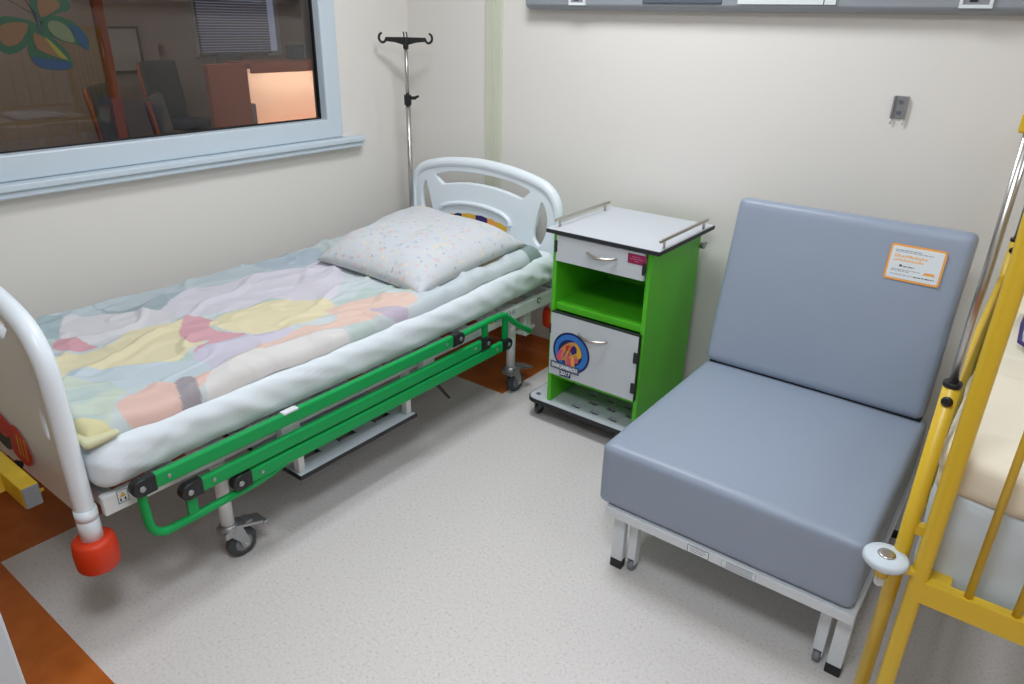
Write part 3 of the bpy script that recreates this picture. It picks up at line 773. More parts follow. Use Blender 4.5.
SM = [(c, pl, (min(p[0] for p in pl), max(p[0] for p in pl), min(p[1] for p in pl), max(p[1] for p in pl))) for c, pl in SM]
DB = tuple(v*.86 for v in lin((210,220,221)))
def dcol(x, y):
    wx = x + .010*noise.noise(Vector((x*11, y*11, 1))); wy = y + .010*noise.noise(Vector((x*11, y*11, 5)))
    c = DB
    for k, pl, bb in SM:
        if bb[0] <= wx <= bb[1] and bb[2] <= wy <= bb[3] and inpoly(wx, wy, pl): c = k
    v = noise.noise(Vector((x*9, y*9, 9)))
    if c is DB or c == SM[-3][0]:
        a = max(0, min(1, (v-.08)*5)); g = tuple(v*.86 for v in lin((196,212,206))); c = tuple(p*(1-a)+q*a for p, q in zip(c, g))
    return c
def mattop(y): return .600+.035*max(0, (y-1.7)/.9)**1.5
def build_duvet():
    bm = bmesh.new(); lay = bm.verts.layers.float_color.new('print')
    nx, ny = 210, 440
    x0, x1, y0, y1 = -2.64, -1.752, .585, 2.555
    top = []; bot = []
    for i in range(nx+1):
        u = i/nx; rt_, rb = [], []
        for j in range(ny+1):
            v = j/ny
            yy = y0+(y1-y0)*v
            xe = x1 + .012*noise.noise(Vector((yy*2.5, 3, 0))) + .006*noise.noise(Vector((yy*11, 7, 0)))
            ye0 = y0 + .010*noise.noise(Vector((u*9, 4, 0)))
            # edges roll over: u,v remapped so that the border rows fall
            x = x0+(xe-x0)*u; y = ye0+(y1-ye0)*v
            du = min(1, min((1-u)*(xe-x0), u*(xe-x0))/.045); dv = min(1, min(v*(y1-y0), (1-v)*(y1-y0))/.05)
            prof = (1-(1-du)**2.6)**.5 * (1-(1-dv)**2.6)**.5
            th = .034 + .011*noise.noise(Vector((x*3.2, y*3.2, 0))) + .006*noise.noise(Vector((x*8, y*7, 3)))
            rg = 1-abs(noise.noise(Vector((x*5+2*y, y*4-1.5*x, 6)))); th += .012*max(0, rg-.80)/.20; rg = 1-abs(noise.noise(Vector((x*9-3*y, y*5+2*x, 16)))); th += .006*max(0, rg-.84)/.16
            foot = max(0, 1-(y-.585)/.2); th += foot*(.018*noise.noise(Vector((x*13, y*16, 8)))+.012)
            th = max(.012, th)
            zb = mattop(y) + .006 - (.052-math.sqrt(max(0, .052**2-max(0, x+1.776)**2)))
            vt = bm.verts.new((x, y, zb+th*prof)); vt[lay] = (*dcol(x, y), 1); rt_.append(vt)
            if i % 5 == 0 and j % 5 == 0: pass
        top.append(rt_)
    new = []
    for i in range(nx):
        for j in range(ny):
            f = bm.faces.new((top[i][j], top[i+1][j], top[i+1][j+1], top[i][j+1])); f.smooth = True
    # underside
    border = [top[i][0] for i in range(nx+1)]+[top[nx][j] for j in range(1, ny+1)]+[top[i][ny] for i in range(nx-1, -1, -1)]+[top[0][j] for j in range(ny-1, 0, -1)]
    low = []
    for b in border:
        v = bm.verts.new((b.co.x, b.co.y, b.co.z-.003)); v[lay] = b[lay]; low.append(v)
    n = len(border)
    for k in range(n): bm.faces.new((border[k], low[k], low[(k+1) % n], border[(k+1) % n]))
    bmesh.ops.recalc_face_normals(bm, faces=bm.faces[:])
    me = bpy.data.meshes.new('duvet'); bm.to_mesh(me); bm.free(); me.materials.append(M['duvet'])
    o = bpy.data.objects.new('duvet', me); COL.objects.link(o); return o
dv = build_duvet()
tag(dv, 'pastel duvet with soft coloured patches spread over the hospital bed', 'duvet')
# folded corner tucked out at the foot
m = MB()
def ffn(p, n, t): return n*(.006*noise.noise(p*16))
m.rbox((-1.815, .574, .605), (-1.738, .665, .624), .009, res=.008, fn=ffn)
fc = m.build('duvet_fold', mat('pale_lime_cotton', (208,206,168), .85, var=.18, vscale=18), dv)
fc['label'] = 'pale yellow folded corner'

def build_pillow():
    A, B, C_, D = Vector((-2.36,1.79,.675)), Vector((-2.56,2.55,.700)), Vector((-1.80,2.50,.69)), Vector((-1.795,1.815,.645))
    nu = 60; bm = bmesh.new(); T, Bt = [], []
    for i in range(nu+1):
        r1, r2 = [], []
        for j in range(nu+1):
            u, v = 2*i/nu-1, 2*j/nu-1
            # pinch: sides bow inward so that the corners read as ears
            pu = u*(1-.045*(1-v*v)); pv = v*(1-.045*(1-u*u))
            s, t = (pu+1)/2, (pv+1)/2
            p = A*(1-s)*(1-t)+D*s*(1-t)+C_*s*t+B*(1-s)*t
            h = (max(0, 1-u**4)*max(0, 1-v**4))**.55
            w = noise.noise(Vector((u*2.2, v*2.2, 1)))*.012+noise.noise(Vector((u*6, v*6, 4)))*.005
            edge = max(abs(u), abs(v))
            w += .006*math.sin(14*(u+v)+2*noise.noise(Vector((u*3, v*3, 0))))*max(0, edge-.6)
            r1.append(bm.verts.new(p+Vector((0,0,.112*h+w*h)))); 
            if i in (0, nu) or j in (0, nu): r2.append(r1[-1])
            else: r2.append(bm.verts.new(p+Vector((0,0,-.010*h))))
        T.append(r1); Bt.append(r2)
    for i in range(nu):
        for j in range(nu):
            f = bm.faces.new((T[i][j], T[i+1][j], T[i+1][j+1], T[i][j+1])); f.smooth = True
            q = [Bt[i][j], Bt[i][j+1], Bt[i+1][j+1], Bt[i+1][j]]
            if len({id(k) for k in q} & {id(k) for k in (T[i][j], T[i+1][j], T[i+1][j+1], T[i][j+1])}) < 4:
                f = bm.faces.new(q); f.smooth = True
    bmesh.ops.recalc_face_normals(bm, faces=bm.faces[:])
    me = bpy.data.meshes.new('pillow'); bm.to_mesh(me); bm.free(); me.materials.append(M['pillow'])
    o = bpy.data.objects.new('pillow', me); COL.objects.link(o); return o
pl_ = build_pillow()
tag(pl_, 'white pillow with tiny pastel sprigs at the head of the bed', 'pillow')

# ------------------------------------------------------------------ drip stand in the bed corner
IX, IY = -2.660, 2.652
iv = thing('drip_stand', 'steel drip pole with black hook crossbar in the corner behind the pillow', 'drip stand', (IX, IY, .40))
MB().cyl((IX, IY, .41), (IX, IY, 1.225), .0125, n=20).build('lower_tube', M['chrome'], iv)
MB().cyl((IX, IY, 1.2), (IX, IY, 1.48), .0095, n=20).build('upper_tube', M['chrome'], iv)
m = MB().cyl((IX, IY, 1.205), (IX, IY, 1.252), .018, bev=.003).bar((IX+.008, IY+.006, 1.237), (IX+.034, IY+.024, 1.239), .014, .016, bev=.003).bar((IX+.03, IY+.021, 1.239), (IX+.046, IY+.031, 1.248), .012, .012, bev=.003)
m.build('clamp', M['black'], iv)
MB().cyl((IX, IY, .41), (IX, IY, .47), .022, bev=.003).build('socket', M['black'], iv)
ud = Vector((.80, .599, 0)); vd = Vector((0, 0, 1)); HZ = 1.500; IP = Vector((IX, IY, HZ))
m = MB(); m.cyl((IX, IY, 1.462), (IX, IY, 1.505), .013, bev=.002)
m.prism([(-.098,-.005),(-.096,.013),(0,.014),(.096,.013),(.098,-.005),(.05,-.010),(.014,-.020),(-.014,-.020),(-.05,-.010)], (IP - ud.cross(vd)*.006, ud, vd), .012, bev=.002)
for s in (-1, 1):
    hk = [IP + ud*(s*(.110+.017*math.cos(a))) + vd*(.010+.021*math.sin(a)) for a in [PI*1.05 + k*(PI*1.42)/12 for k in range(13)]]
    m.tube(hk, [.006]*11+[.005, .0045], n=10)
for dx in (-.006, .008): m.tube([IP+ud*dx, IP+ud*dx+vd*.030+Vector((.002,-.004,0)), IP+ud*dx+vd*.036+Vector((.006,-.012,0))], .003, n=8)
m.build('hook_bar', M['black'], iv)

# ------------------------------------------------------------------ bedside cabinet
CX0, CX1, CY0, CY1 = -1.515, -1.088, 2.285, 2.715
cb = thing('bedside_cabinet', 'lime green bedside cabinet with white top on castors beside the bed', 'cabinet', ((CX0+CX1)/2, (CY0+CY1)/2, 0))
th = .018
for x0, x1 in ((CX0, CX0+th), (CX1-th, CX1)):
    MB().box((x0, CY0, .101), (x1, CY1, .844)).build('side_panel', M['lime'], cb, bevel=.002)
MB().box((CX0+th, CY1-.012, .20), (CX1-th, CY1-.002, .844)).build('back_panel', M['lime'], cb)
MB().box((CX0+th, CY0+.012, .525), (CX1-th, CY1-.012, .553)).build('shelf', M['lime'], cb, bevel=.002)
MB().box((CX0+th, CY0+.004, .222), (CX1-th, CY1-.012, .240)).build('bottom_panel', M['lime'], cb, bevel=.002)
MB().box((CX0+th, CY0+.03, .722), (CX1-th, CY1-.012, .734)).build('drawer_support', M['lime'], cb)
# top
TX0, TX1, TY0, TY1 = -1.54, -1.052, 2.265, 2.755
tp = MB().box((TX0+.002, TY0+.002, .847), (TX1-.002, TY1-.002, .8625)).build('top', M['lam'], cb, bevel=.001)
def ring(x0, y0, x1, y1, z0, z1, w=.003):
    m = MB(); m.box((x0, y0, z0), (x1, y0+w, z1)); m.box((x0, y1-w, z0), (x1, y1, z1)); m.box((x0, y0+w, z0), (x0+w, y1-w, z1)); m.box((x1-w, y0+w, z0), (x1, y1-w, z1)); return m
ring(TX0, TY0, TX1, TY1, .8455, .8605).build('top_edging', M['darkedge'], tp, bevel=.001)
for x in (-1.512, -1.064):
    m = MB().bar((x, TY0+.02, .893), (x, TY1-.055, .893), .008, .012, bev=.002)
    for y in (TY0+.055, TY1-.09): m.cyl((x, y, .862), (x, y, .890), .005, n=14)
    m.build('gallery_rail', M['steel'], cb)
# drawer
dw = MB().box((CX0+th+.004, CY0-.014, .738), (CX1-th-.004, CY0+.006, .842)).box((CX0+.03, CY0+.006, .745), (CX1-.03, CY0+.36, .83)).build('drawer', M['lam'], cb, bevel=.002)
def bow(x0, x1, z, y):
    m = MB(); pts = []
    for k in range(13):
        t = k/12; pts.append((x0+(x1-x0)*t, y-.026*math.sin(PI*t)-.002, z-.006*math.sin(PI*t)))
    m.tube(pts, [.0035+.0035*math.sin(PI*k/12) for k in range(13)], n=10, flat=1.); return m
bow(-1.352, -1.222, .800, CY0-.014).build('drawer_handle', M['steel'], dw)
m = MB().box((-1.178, CY0-.0152, .797), (-1.103, CY0-.014, .834), M['pink'])
for k, (a, b) in enumerate(((-1.160,-1.125), (-1.168,-1.115), (-1.150,-1.132))): m.box((a, CY0-.0156, .822-.008*k), (b, CY0-.0150, .8245-.008*k), M['pinktext'])
m.build('drawer_label', None, dw)['label'] = 'magenta label'
# door
do = MB().box((CX0+th-.004, CY0-.016, .243), (CX1-th+.006, CY0+.002, .520)).build('door', M['lam'], cb, bevel=.002)
m = MB(); m.box((CX1-th+.0062, CY0-.0165, .243), (CX1-th+.0092, CY0+.002, .523)); m.box((CX0+th-.004, CY0-.0165, .5202), (CX1-th+.0092, CY0+.002, .5235)); m.build('door_edging', M['darkedge'], do)
bow(-1.366, -1.232, .460, CY0-.016).build('door_handle', M['steel'], do)
for x, z in ((CX1-th+.001, .43), (CX1-th+.001, .30)): MB().box((x-.010, CY0-.022, z-.022), (x+.012, CY0-.012, z+.022), bev=.003).build('hinge', M['darkedge'], do)
for x, z in ((CX0+th+.003, .797), (CX1-th-.004, .785)): MB().box((x-.006, CY0-.018, z-.024), (x+.006, CY0-.008, z+.024), bev=.003).build('drawer_catch', M['darkedge'], dw)
MB().box((CX0+th-.009, CY0-.018, .425), (CX0+th-.001, CY0-.006, .47), bev=.003).build('door_catch', M['darkedge'], do)
# round emblem sticker on the door
em = MB(); EY = CY0-.0162; EC = (-1.402, .348)
def disc(cx, cz, r, k, lift, n=40, sz=1.):
    em.prism([(cx+r*math.cos(2*PI*a/n), cz+sz*r*math.sin(2*PI*a/n)) for a in range(n)], ((0, EY-lift, 0), (1,0,0), (0,0,1)), .0004, M[k])
def eb(pts, k, lift, sm_=True):
    pl = [(EC[0]+a, EC[1]+b) for a, b in pts]
    if sm_: pl = [(p.x, p.y) for p in crom([Vector(a) for a in pl], 4)]
    em.prism(pl, ((0, EY-lift, 0), (1,0,0), (0,0,1)), .0004, M[k])
CO = (.007, .017)
disc(EC[0]+CO[0], EC[1]+CO[1], .088, 'deepblue', .0006)
disc(EC[0]+CO[0], EC[1]+CO[1], .079, 'skyblue', .0010)
disc(EC[0]+CO[0]-.004, EC[1]+CO[1]-.002, .058, 'deepblue', .0014)
def eh(pts, k, lift):
    eb([(CO[0]+a*.00046, CO[1]-b*.00046) for a, b in pts], k, lift)
eh([(-150,80),(-112,-10),(-40,-85),(40,-112),(95,-62),(112,5),(84,35),(74,78),(42,88),(44,150),(-40,150),(-60,90),(-120,105)], 'tan', .0018)
eh([(40,-100),(92,-60),(110,5),(84,30),(60,5),(58,-50)], 'gold', .0022)
eh([(-150,80),(-115,0),(-70,-10),(-80,60),(-115,100)], 'rose', .0022)
eh([(-60,-50),(-20,-72),(8,-40),(-20,-12),(-55,-20)], 'red', .0024)
eh([(10,-70),(50,-70),(60,-20),(30,15),(0,-10)], 'purple', .0024)
eh([(-30,20),(0,15),(10,80),(0,140),(-36,140)], 'rose', .0024)
eh([(5,50),(30,30),(44,90),(40,148),(14,148)], 'orange_ink', .0026)
eh([(38,42),(78,40),(70,78),(44,84)], 'rose', .0026)
for k in range(4): eh([(-100+26*k,60-14*k),(-94+26*k,60-14*k),(-60+26*k,-30-12*k),(-66+26*k,-30-12*k)], 'purple' if k % 2 else 'gold', .0028)
eh([(-10,40),(90,-42),(94,-36),(-6,47)], 'gold', .0029)
eb([(-.089,-.072),(.051,-.072),(.051,-.040),(-.089,-.040)], 'deepblue', .0030, False)
eb([(-.042,-.098),(.012,-.098),(.012,-.068),(-.042,-.068)], 'deepblue', .0030, False)
eb([(-.085,-.0685),(.047,-.0685),(.047,-.0435),(-.085,-.0435)], 'inkgrey', .0034, False)
text_mb(em, 'DAR JANBACH', .0182, ((EC[0]-.019, EY-.0042, EC[1]-.0562), (1,0,0), (0,0,1)), M['paper'], bold=.0006)
text_mb(em, '2017', .024, ((EC[0]-.015, EY-.0042, EC[1]-.0835), (1,0,0), (0,0,1)), M['paper'], bold=.0006)
em.build('emblem_sticker', None, do)['label'] = 'round blue emblem sticker with multicoloured head'
# base plate with square holes
PX0, PX1, PY0, PY1 = -1.605, -1.01, 2.262, 2.74
m = MB()
hx = [-1.402, -1.312, -1.226, -1.14]; hy = [2.325, 2.392, 2.458]; hw = .021
cells = set()
def hole_at(x, y):
    for r, yy in enumerate(hy):
        for x_ in ([-1.385, -1.295, -1.205] if r == 0 else ([-1.34, -1.25, -1.16] if r == 1 else [-1.385, -1.295, -1.205])):
            if abs(x-x_) < hw and abs(y-yy) < .018: return True
    return False
bnds = sorted({v for x_ in (-1.385,-1.295,-1.205,-1.34,-1.25,-1.16) for v in (x_-hw, x_+hw)})
ybn = [PY0+.04]+[v for yy in hy for v in (yy-.018, yy+.018)]+[PY1]
xs_ = [PX0]+bnds+[PX1]
for a, b in zip(xs_, xs_[1:]):
    for c, d in zip(ybn, ybn[1:]):
        if not hole_at((a+b)/2, (c+d)/2): m.box((a, c, .082), (b, d, .1))
R_ = .04
m.prism([(PX0, PY0+R_)]+[(PX0+R_-R_*math.cos(a), PY0+R_-R_*math.sin(a)) for a in [k*PI/2/8 for k in range(1, 9)]]+[(PX1-R_+R_*math.sin(a), PY0+R_-R_*math.cos(a)) for a in [k*PI/2/8 for k in range(0, 9)]], ((0,0,.082), (1,0,0), (0,1,0)), .018)
bp = m.build('base_plate', M['lam'], cb)
MB().box((PX0+.06, PY0+.03, .068), (PX1-.06, PY1-.02, .0815)).build('hole_shade_sheet', M['darkedge'], bp)  # dark sheet added so the plate holes look shaded from below
m = MB(); o_ = [(PX0-.002, PY1), (PX0-.002, PY0+R_)]+[(PX0-.002+R_-R_*math.cos(a), PY0-.002+R_-R_*math.sin(a)) for a in [k*PI/2/8 for k in range(1, 9)]]+[(PX1+.002-R_+R_*math.sin(a), PY0-.002+R_-R_*math.cos(a)) for a in [k*PI/2/8 for k in range(0, 9)]]+[(PX1+.002, PY1)]
for a, b in zip(o_, o_[1:]): m.bar((a[0], a[1], .0895), (b[0], b[1], .0895), .004, .017)
m.build('base_edging', M['darkedge'], bp)
for x, y in ((-1.572, 2.305), (-1.045, 2.305), (-1.572, 2.70), (-1.045, 2.70)):
    MB().cyl((x, y, .1), (x, y, .1035), .010, n=16).build('bolt', M['zinc'], bp)
    f = MB().cyl((x, y, .064), (x, y, .082), .014).box((x-.014, y-.010, .03), (x-.010, y+.022, .068)).box((x+.010, y-.010, .03), (x+.014, y+.022, .068)).box((x-.014, y-.012, .058), (x+.014, y+.018, .068))
    f = f.build('castor_fork', M['hub'], cb, bevel=.001)
    MB().lathe([(.018,-.009),(.0255,-.008),(.027,-.004),(.027,.004),(.0255,.008),(.018,.009)], (x, y+.012, .0275), (1,0,0), n=20).build('wheel', M['rubber'], f)
hk = MB().cyl((CX1-.03, CY1, .775), (CX1-.03, CY1+.03, .775), .006).tube([(CX1-.03, CY1+.028, .775), (CX1+.005, CY1+.03, .775), (CX1+.014, CY1+.03, .79)], .006).cyl((CX1-.005, CY1+.02, .775), (CX1+.012, CY1+.02, .775), .013)
hk.build('rear_hook', M['zinc'], cb)

# ------------------------------------------------------------------ folding armchair
AX0, AX1 = -.878, -.128
ac = thing('folding_armchair', 'grey vinyl fold-out armchair between the cabinet and the yellow cot', 'armchair', ((AX0+AX1)/2, 2.0, 0))
def vfn(p, n, t):
    pu = .012*(1-t.x**2)*(1-t.y**2)*max(0, n.z)
    return Vector((0, 0, pu)) + n*(.0012*noise.noise(p*7))
m = MB(); m.rbox((AX0, 1.632, .244), (AX1, 2.44, .452), .022, res=.018, fn=vfn)
se = m.build('seat_cushion', M['vinyl'], ac)
ang = math.radians(-11.5)
bh, bt = .60, .105
Rb = Matrix.Rotation(ang, 3, 'X')
def bfn(p, n, t):
    return Vector((0, -.008*(1-t.x**2)*(1-t.z**2)*max(0, -n.y), 0)) + n*(.0012*noise.noise(p*7))
AXC = -.511; B0 = Vector((AXC, 2.368, .462))  # lower front edge of the back cushion
cen = B0 + Rb @ Vector((0, bt/2, bh/2))
m = MB(); w = .366
m.rbox(cen-Vector((w, bt/2, bh/2)), cen+Vector((w, bt/2, bh/2)), .022, res=.018, fn=bfn, rot=Rb)
ba = m.build('back_cushion', M['vinyl'], ac)
# black gap strip under the back cushion
MB().box((AX0+.02, 2.385, .445), (AX1-.02, 2.43, .468)).build('hinge_strip', M['black'], ac)
m = MB(); bp0 = B0 + Rb @ Vector((0, bt+.002, 0)); 
def BP(x, d, h): return B0 + Rb @ Vector((x, d, h))
m.bar(BP(-w+.03, bt+.012, .02), BP(-w+.03, bt+.012, bh-.03), .025, .02); m.bar(BP(w-.03, bt+.012, .02), BP(w-.03, bt+.012, bh-.03), .025, .02); m.bar(BP(-w+.03, bt+.012, .3), BP(w-.03, bt+.012, .3), .02, .025)
m.build('back_frame', M['alu'], ac)
# sticker on the back cushion (no QR code)
uB = Vector((1,0,0)); vB = Rb @ Vector((0,0,1)); nB = Rb @ Vector((0,-1,0))
lb = MB()
LC = BP(-.285-AXC, -.0056, .478)
def lab(u0, v0, u1, v1, k, lift):
    lb.prism([(u0,v0),(u1,v0),(u1,v1),(u0,v1)], (LC+nB*lift, uB, vB), .0004, M[k])
def rrect(hw_, hh_, r):
    o = []
    for cx, cy, a0 in ((hw_-r, hh_-r, 0), (-hw_+r, hh_-r, PI/2), (-hw_+r, -hh_+r, PI), (hw_-r, -hh_+r, 3*PI/2)):
        o += [(cx+r*math.cos(a0+k*PI/8), cy+r*math.sin(a0+k*PI/8)) for k in range(5)]
    return o
lb.prism(rrect(.079, .056, .008), (LC+nB*.0006, uB, vB), .0012, M['orange_ink'])
lb.prism(rrect(.0725, .0495, .004), (LC+nB*.0016, uB, vB), .0010, M['paper'])
def words(x0, x1, y, h, k, seed):
    r = random.Random(seed); x = x0
    while x < x1:
        w_ = r.uniform(.005, .015); lab(x, y, min(x1, x+w_), y+h, k, .0026); x += w_+.0022
words(-.062, .012, .037, .0024, 'inkgrey', 1); words(-.062, .045, .0325, .0018, 'inkgrey', 2)
for yy, x1, s_ in ((.0165, .03, 3), (.0045, .02, 4)):
    r = random.Random(s_); x = -.062
    while x < x1:
        w_ = r.uniform(.003, .006); lab(x, yy, x+w_, yy+r.choice((.006, .006, .009)), 'orange_text', .0026); x += w_+.0016
lab(-.042, -.0125, -.034, -.006, 'ink', .0026); words(-.031, .0, -.0125, .004, 'inkgrey', 5)
words(-.062, .02, -.0225, .0018, 'inkgrey', 6); words(-.062, -.01, -.027, .0018, 'inkgrey', 7)
words(-.062, .0, -.038, .0018, 'inkgrey', 8); words(.004, .062, -.0385, .0026, 'ink', 9)
lb.prism([(.026,-.026),(.062,-.026),(.058,-.018),(.034,-.018)], (LC+nB*.0026, uB, vB), .0004, M['orange_ink'])
lb.build('notice_sticker', None, ba)['label'] = 'white sticker with orange border'
# frame
m = MB()
m.box((-.846, 1.628, .211), (-.118, 1.652, .2415)); m.box((-.846, 2.40, .211), (-.118, 2.425, .2415))
m.box((-.846, 1.652, .211), (-.821, 2.40, .2415)); m.box((-.143, 1.652, .211), (-.118, 2.40, .2415))
fr = m.build('frame', M['alu'], ac, bevel=.002)
m = MB().box((-.80, 1.66, .236), (-.16, 2.42, .2445)).build('seat_board', M['alu'], ac)
m = MB().bar((-.83, 1.95, .235), (-.83, 2.25, .10), .02, .03).build('folding_strut', M['alu'], fr)
MB().bar((-.145, 1.95, .235), (-.145, 2.25, .10), .02, .03).build('folding_strut', M['alu'], fr)
MB().rbox((-.80, 2.02, .06), (-.17, 2.42, .19), .02, res=.03).build('tucked_cushion', M['vinyl'], ac)
for x0, x1, n_ in ((-.571, -.506, 0), (-.472, -.368, 1)):
    m = MB(); m.box((x0, 1.6268, .2125), (x1, 1.6280, .2405), M['paper'])
    if n_ == 0:
        for a, b in (((x0,.2125),(x1,.214)), ((x0,.239),(x1,.2405)), ((x0,.214),(x0+.0015,.239)), ((x1-.0015,.214),(x1,.239))): m.box((a[0], 1.6264, a[1]), (b[0], 1.6269, b[1]), M['ink'])
        for k in range(3): m.box((x0+.008, 1.6264, .220+.007*k), (x1-.010-.006*(k == 0), 1.6269, .2215+.007*k), M['inkgrey'])
    else:
        for a, b in (((x0+.003,.2155),(x1-.003,.2167)), ((x0+.003,.2375),(x1-.003,.2385)), ((x0+.003,.2167),(x0+.0042,.2375)), ((x1-.0042,.2167),(x1-.003,.2375))): m.box((a[0], 1.6264, a[1]), (b[0], 1.6269, b[1]), M['inkgrey'])
        for k in range(4): m.box((x0+.016, 1.6264, .219+.005*k), (x1-.012, 1.6269, .2205+.005*k), M['inkgrey'])
    m.build('frame_label', None, fr)
# legs with rubber feet and folded wheel legs
for x, y in ((-.807, 1.672), (-.138, 1.672), (-.807, 2.40), (-.138, 2.40)):
    lg = MB().box((x-.019, y-.0125, .012), (x+.019, y+.0125, .207)).build('leg', M['alu'], ac, bevel=.002)
    MB().box((x-.0205, y-.014, 0), (x+.0205, y+.014, .034)).build('rubber_foot', M['black'], lg, bevel=.003)
for x in (-.762, -.186):
    lg = MB().box((x-.0125, 1.674, .045), (x+.0125, 1.680, .215)).box((x-.0145, 1.671, .03), (x-.0115, 1.701, .215)).box((x+.0115, 1.671, .03), (x+.0145, 1.701, .215)).build('wheel_leg', M['alu'], ac, bevel=.001)
    MB().lathe([(.010,-.010),(.0175,-.009),(.0185,0),(.0175,.009),(.010,.010)], (x, 1.686, .0185), (1,0,0), n=20).build('wheel', M['hub'], lg)

# ------------------------------------------------------------------ yellow cot on the right
KX0, KX1, KY0, KY1 = -.0125, .62, 1.385, 2.66
ct = thing('yellow_cot', 'yellow steel hospital cot standing right of the grey armchair', 'cot', (.3, 2.0, 0))
pr = .0162
def end_frame(y, name):
    m = MB()
    pts = crom([Vector(a) for a in [(KX0,y,.16),(KX0,y,.6),(KX0,y,1.2),(KX0,y,1.36),(KX0+.03,y,1.44),(KX0+.10,y,1.475),(.30,y,1.48),(KX1-.10,y,1.475),(KX1-.03,y,1.44),(KX1,y,1.36),(KX1,y,1.2),(KX1,y,.6),(KX1,y,.16)]], 5, closed=False)
    m.tube(pts, pr, n=16)
    m.box((KX0+.01, y-.012, .556), (KX1-.01, y+.012, .605))
    fr_ = m.build(name, M['yellow'], ct)
    for k in range(7):
        x = .073+.078*k
        MB().cyl((x, y, .60), (x, y, 1.475), .0075, n=14).build('bar', M['yellow'], fr_)
    return fr_
end_frame(KY0, 'foot_panel'); end_frame(KY1, 'head_panel')
# base frame
m = MB()
for x in (KX0, KX1): m.box((x-.012, KY0, .49), (x+.012, KY1, .53))
for y in (1.75, 2.3): m.box((KX0, y, .495), (KX1, y+.03, .525))
m.build('base_frame', M['yellow'], ct, bevel=.002)
m = MB().box((KX0+.004, KY0+.018, .545), (KX0+.055, KY0+.055, .60)).box((KX0+.004, KY0+.02, .60), (KX0+.01, KY0+.055, .66)).box((KX0+.008, KY0+.02, .53), (KX0+.045, KY0+.06, .548)).build('corner_bracket', M['yellow'], ct, bevel=.003)
# telescopic guides of the drop side
SX = -.055
for y in (KY0+.02, KY1-.02):
    g = MB().cyl((SX, y, .20), (SX, y, 1.012), .0146, n=20).build('guide_tube', M['yellow'], ct)
    MB().cyl((SX, y, 1.011), (SX, y, 1.021), .0160, bev=.002).build('guide_collar', M['black'], g)
    MB().cyl((SX, y, .98), (SX, y, 1.455), .0082, n=18).build('guide_rod', M['chrome'], g)
    MB().lathe([(.004,0),(.0100,.001),(.0100,.003),(.004,.004)], (SX, y-.0135, .986), (0,-1,0), M['black'], n=18).build('guide_plug', None, g)
    MB().box((SX-.016, y-.012, 1.455), (SX+.016, y+.012, 1.485)).build('rod_cap', M['yellow'], g, bevel=.004)
    for z in (.205, .69): MB().box((SX, y-.008, z), (KX0, y+.010, z+.02)).build('guide_arm', M['yellow'], g)
# near drop side lowered, far side raised
def cot_side(name, x, z0, z1):
    d_ = MB().bar((x, KY0+.03, z1), (x, KY1-.03, z1), .014, .020, bev=.004).build(name, M['yellow'], ct)
    MB().bar((x, KY0+.03, z0), (x, KY1-.03, z0), .014, .020, bev=.004).build('lower_rail', M['yellow'], d_)
    for k in range(12):
        y = KY0+.11+k*(KY1-KY0-.22)/11
        MB().cyl((x, y, z0), (x, y, z1), .005, n=12).build('bar', M['yellow'], d_)
    return d_
cot_side('drop_side', -.062, .36, .895)
cot_side('raised_side', KX1+.03, .92, 1.44)
for y in (KY0, KY1): MB().bar((KX1+.03, y+(.065 if y < 2 else -.065), 1.44), (KX1, y, 1.38), .012, .016).build('side_lug', M['yellow'], ct)
# legs and castors below
for x, y in ((KX0, KY0), (KX1, KY0), (KX0, KY1), (KX1, KY1)):
    f = MB().box((x-.022, y-.03, .05), (x-.017, y+.02, .16)).box((x+.017, y-.03, .05), (x+.022, y+.02, .16)).box((x-.022, y-.02, .145), (x+.022, y+.02, .165)).build('castor_fork', M['zinc'], ct, bevel=.001)
    MB().lathe([(.04,-.014),(.058,-.013),(.0625,-.007),(.0625,.007),(.058,.013),(.04,.014)], (x, y-.015, .063), (1,0,0), n=28).build('wheel', M['rubber'], f)
# corner buffer disc
DC = Vector((-.076, KY0-.02, .632))
arm = MB().bar((DC.x+.01, DC.y, .618), (KX0, KY0, .618), .020, .012, bev=.003).cyl((DC.x, DC.y, .592), (DC.x, DC.y, .628), .014).build('buffer_arm', M['yellow'], ct)
MB().lathe([(.020,-.009),(.039,-.008),(.0425,-.004),(.0425,.004),(.039,.009),(.018,.011)], DC, (0,0,1), n=36).build('buffer_disc', M['bluegrey'], arm)
MB().lathe([(.017,.0111),(.017,.0125),(.014,.014),(.006,.0145)], DC, (0,0,1), n=24).build('buffer_bolt', M['chrome'], arm)
MB().lathe([(.006,-.066),(.010,-.062),(.010,-.05),(.007,-.045)], DC, (0,0,1), n=16).build('buffer_nut', M['paper'], arm)

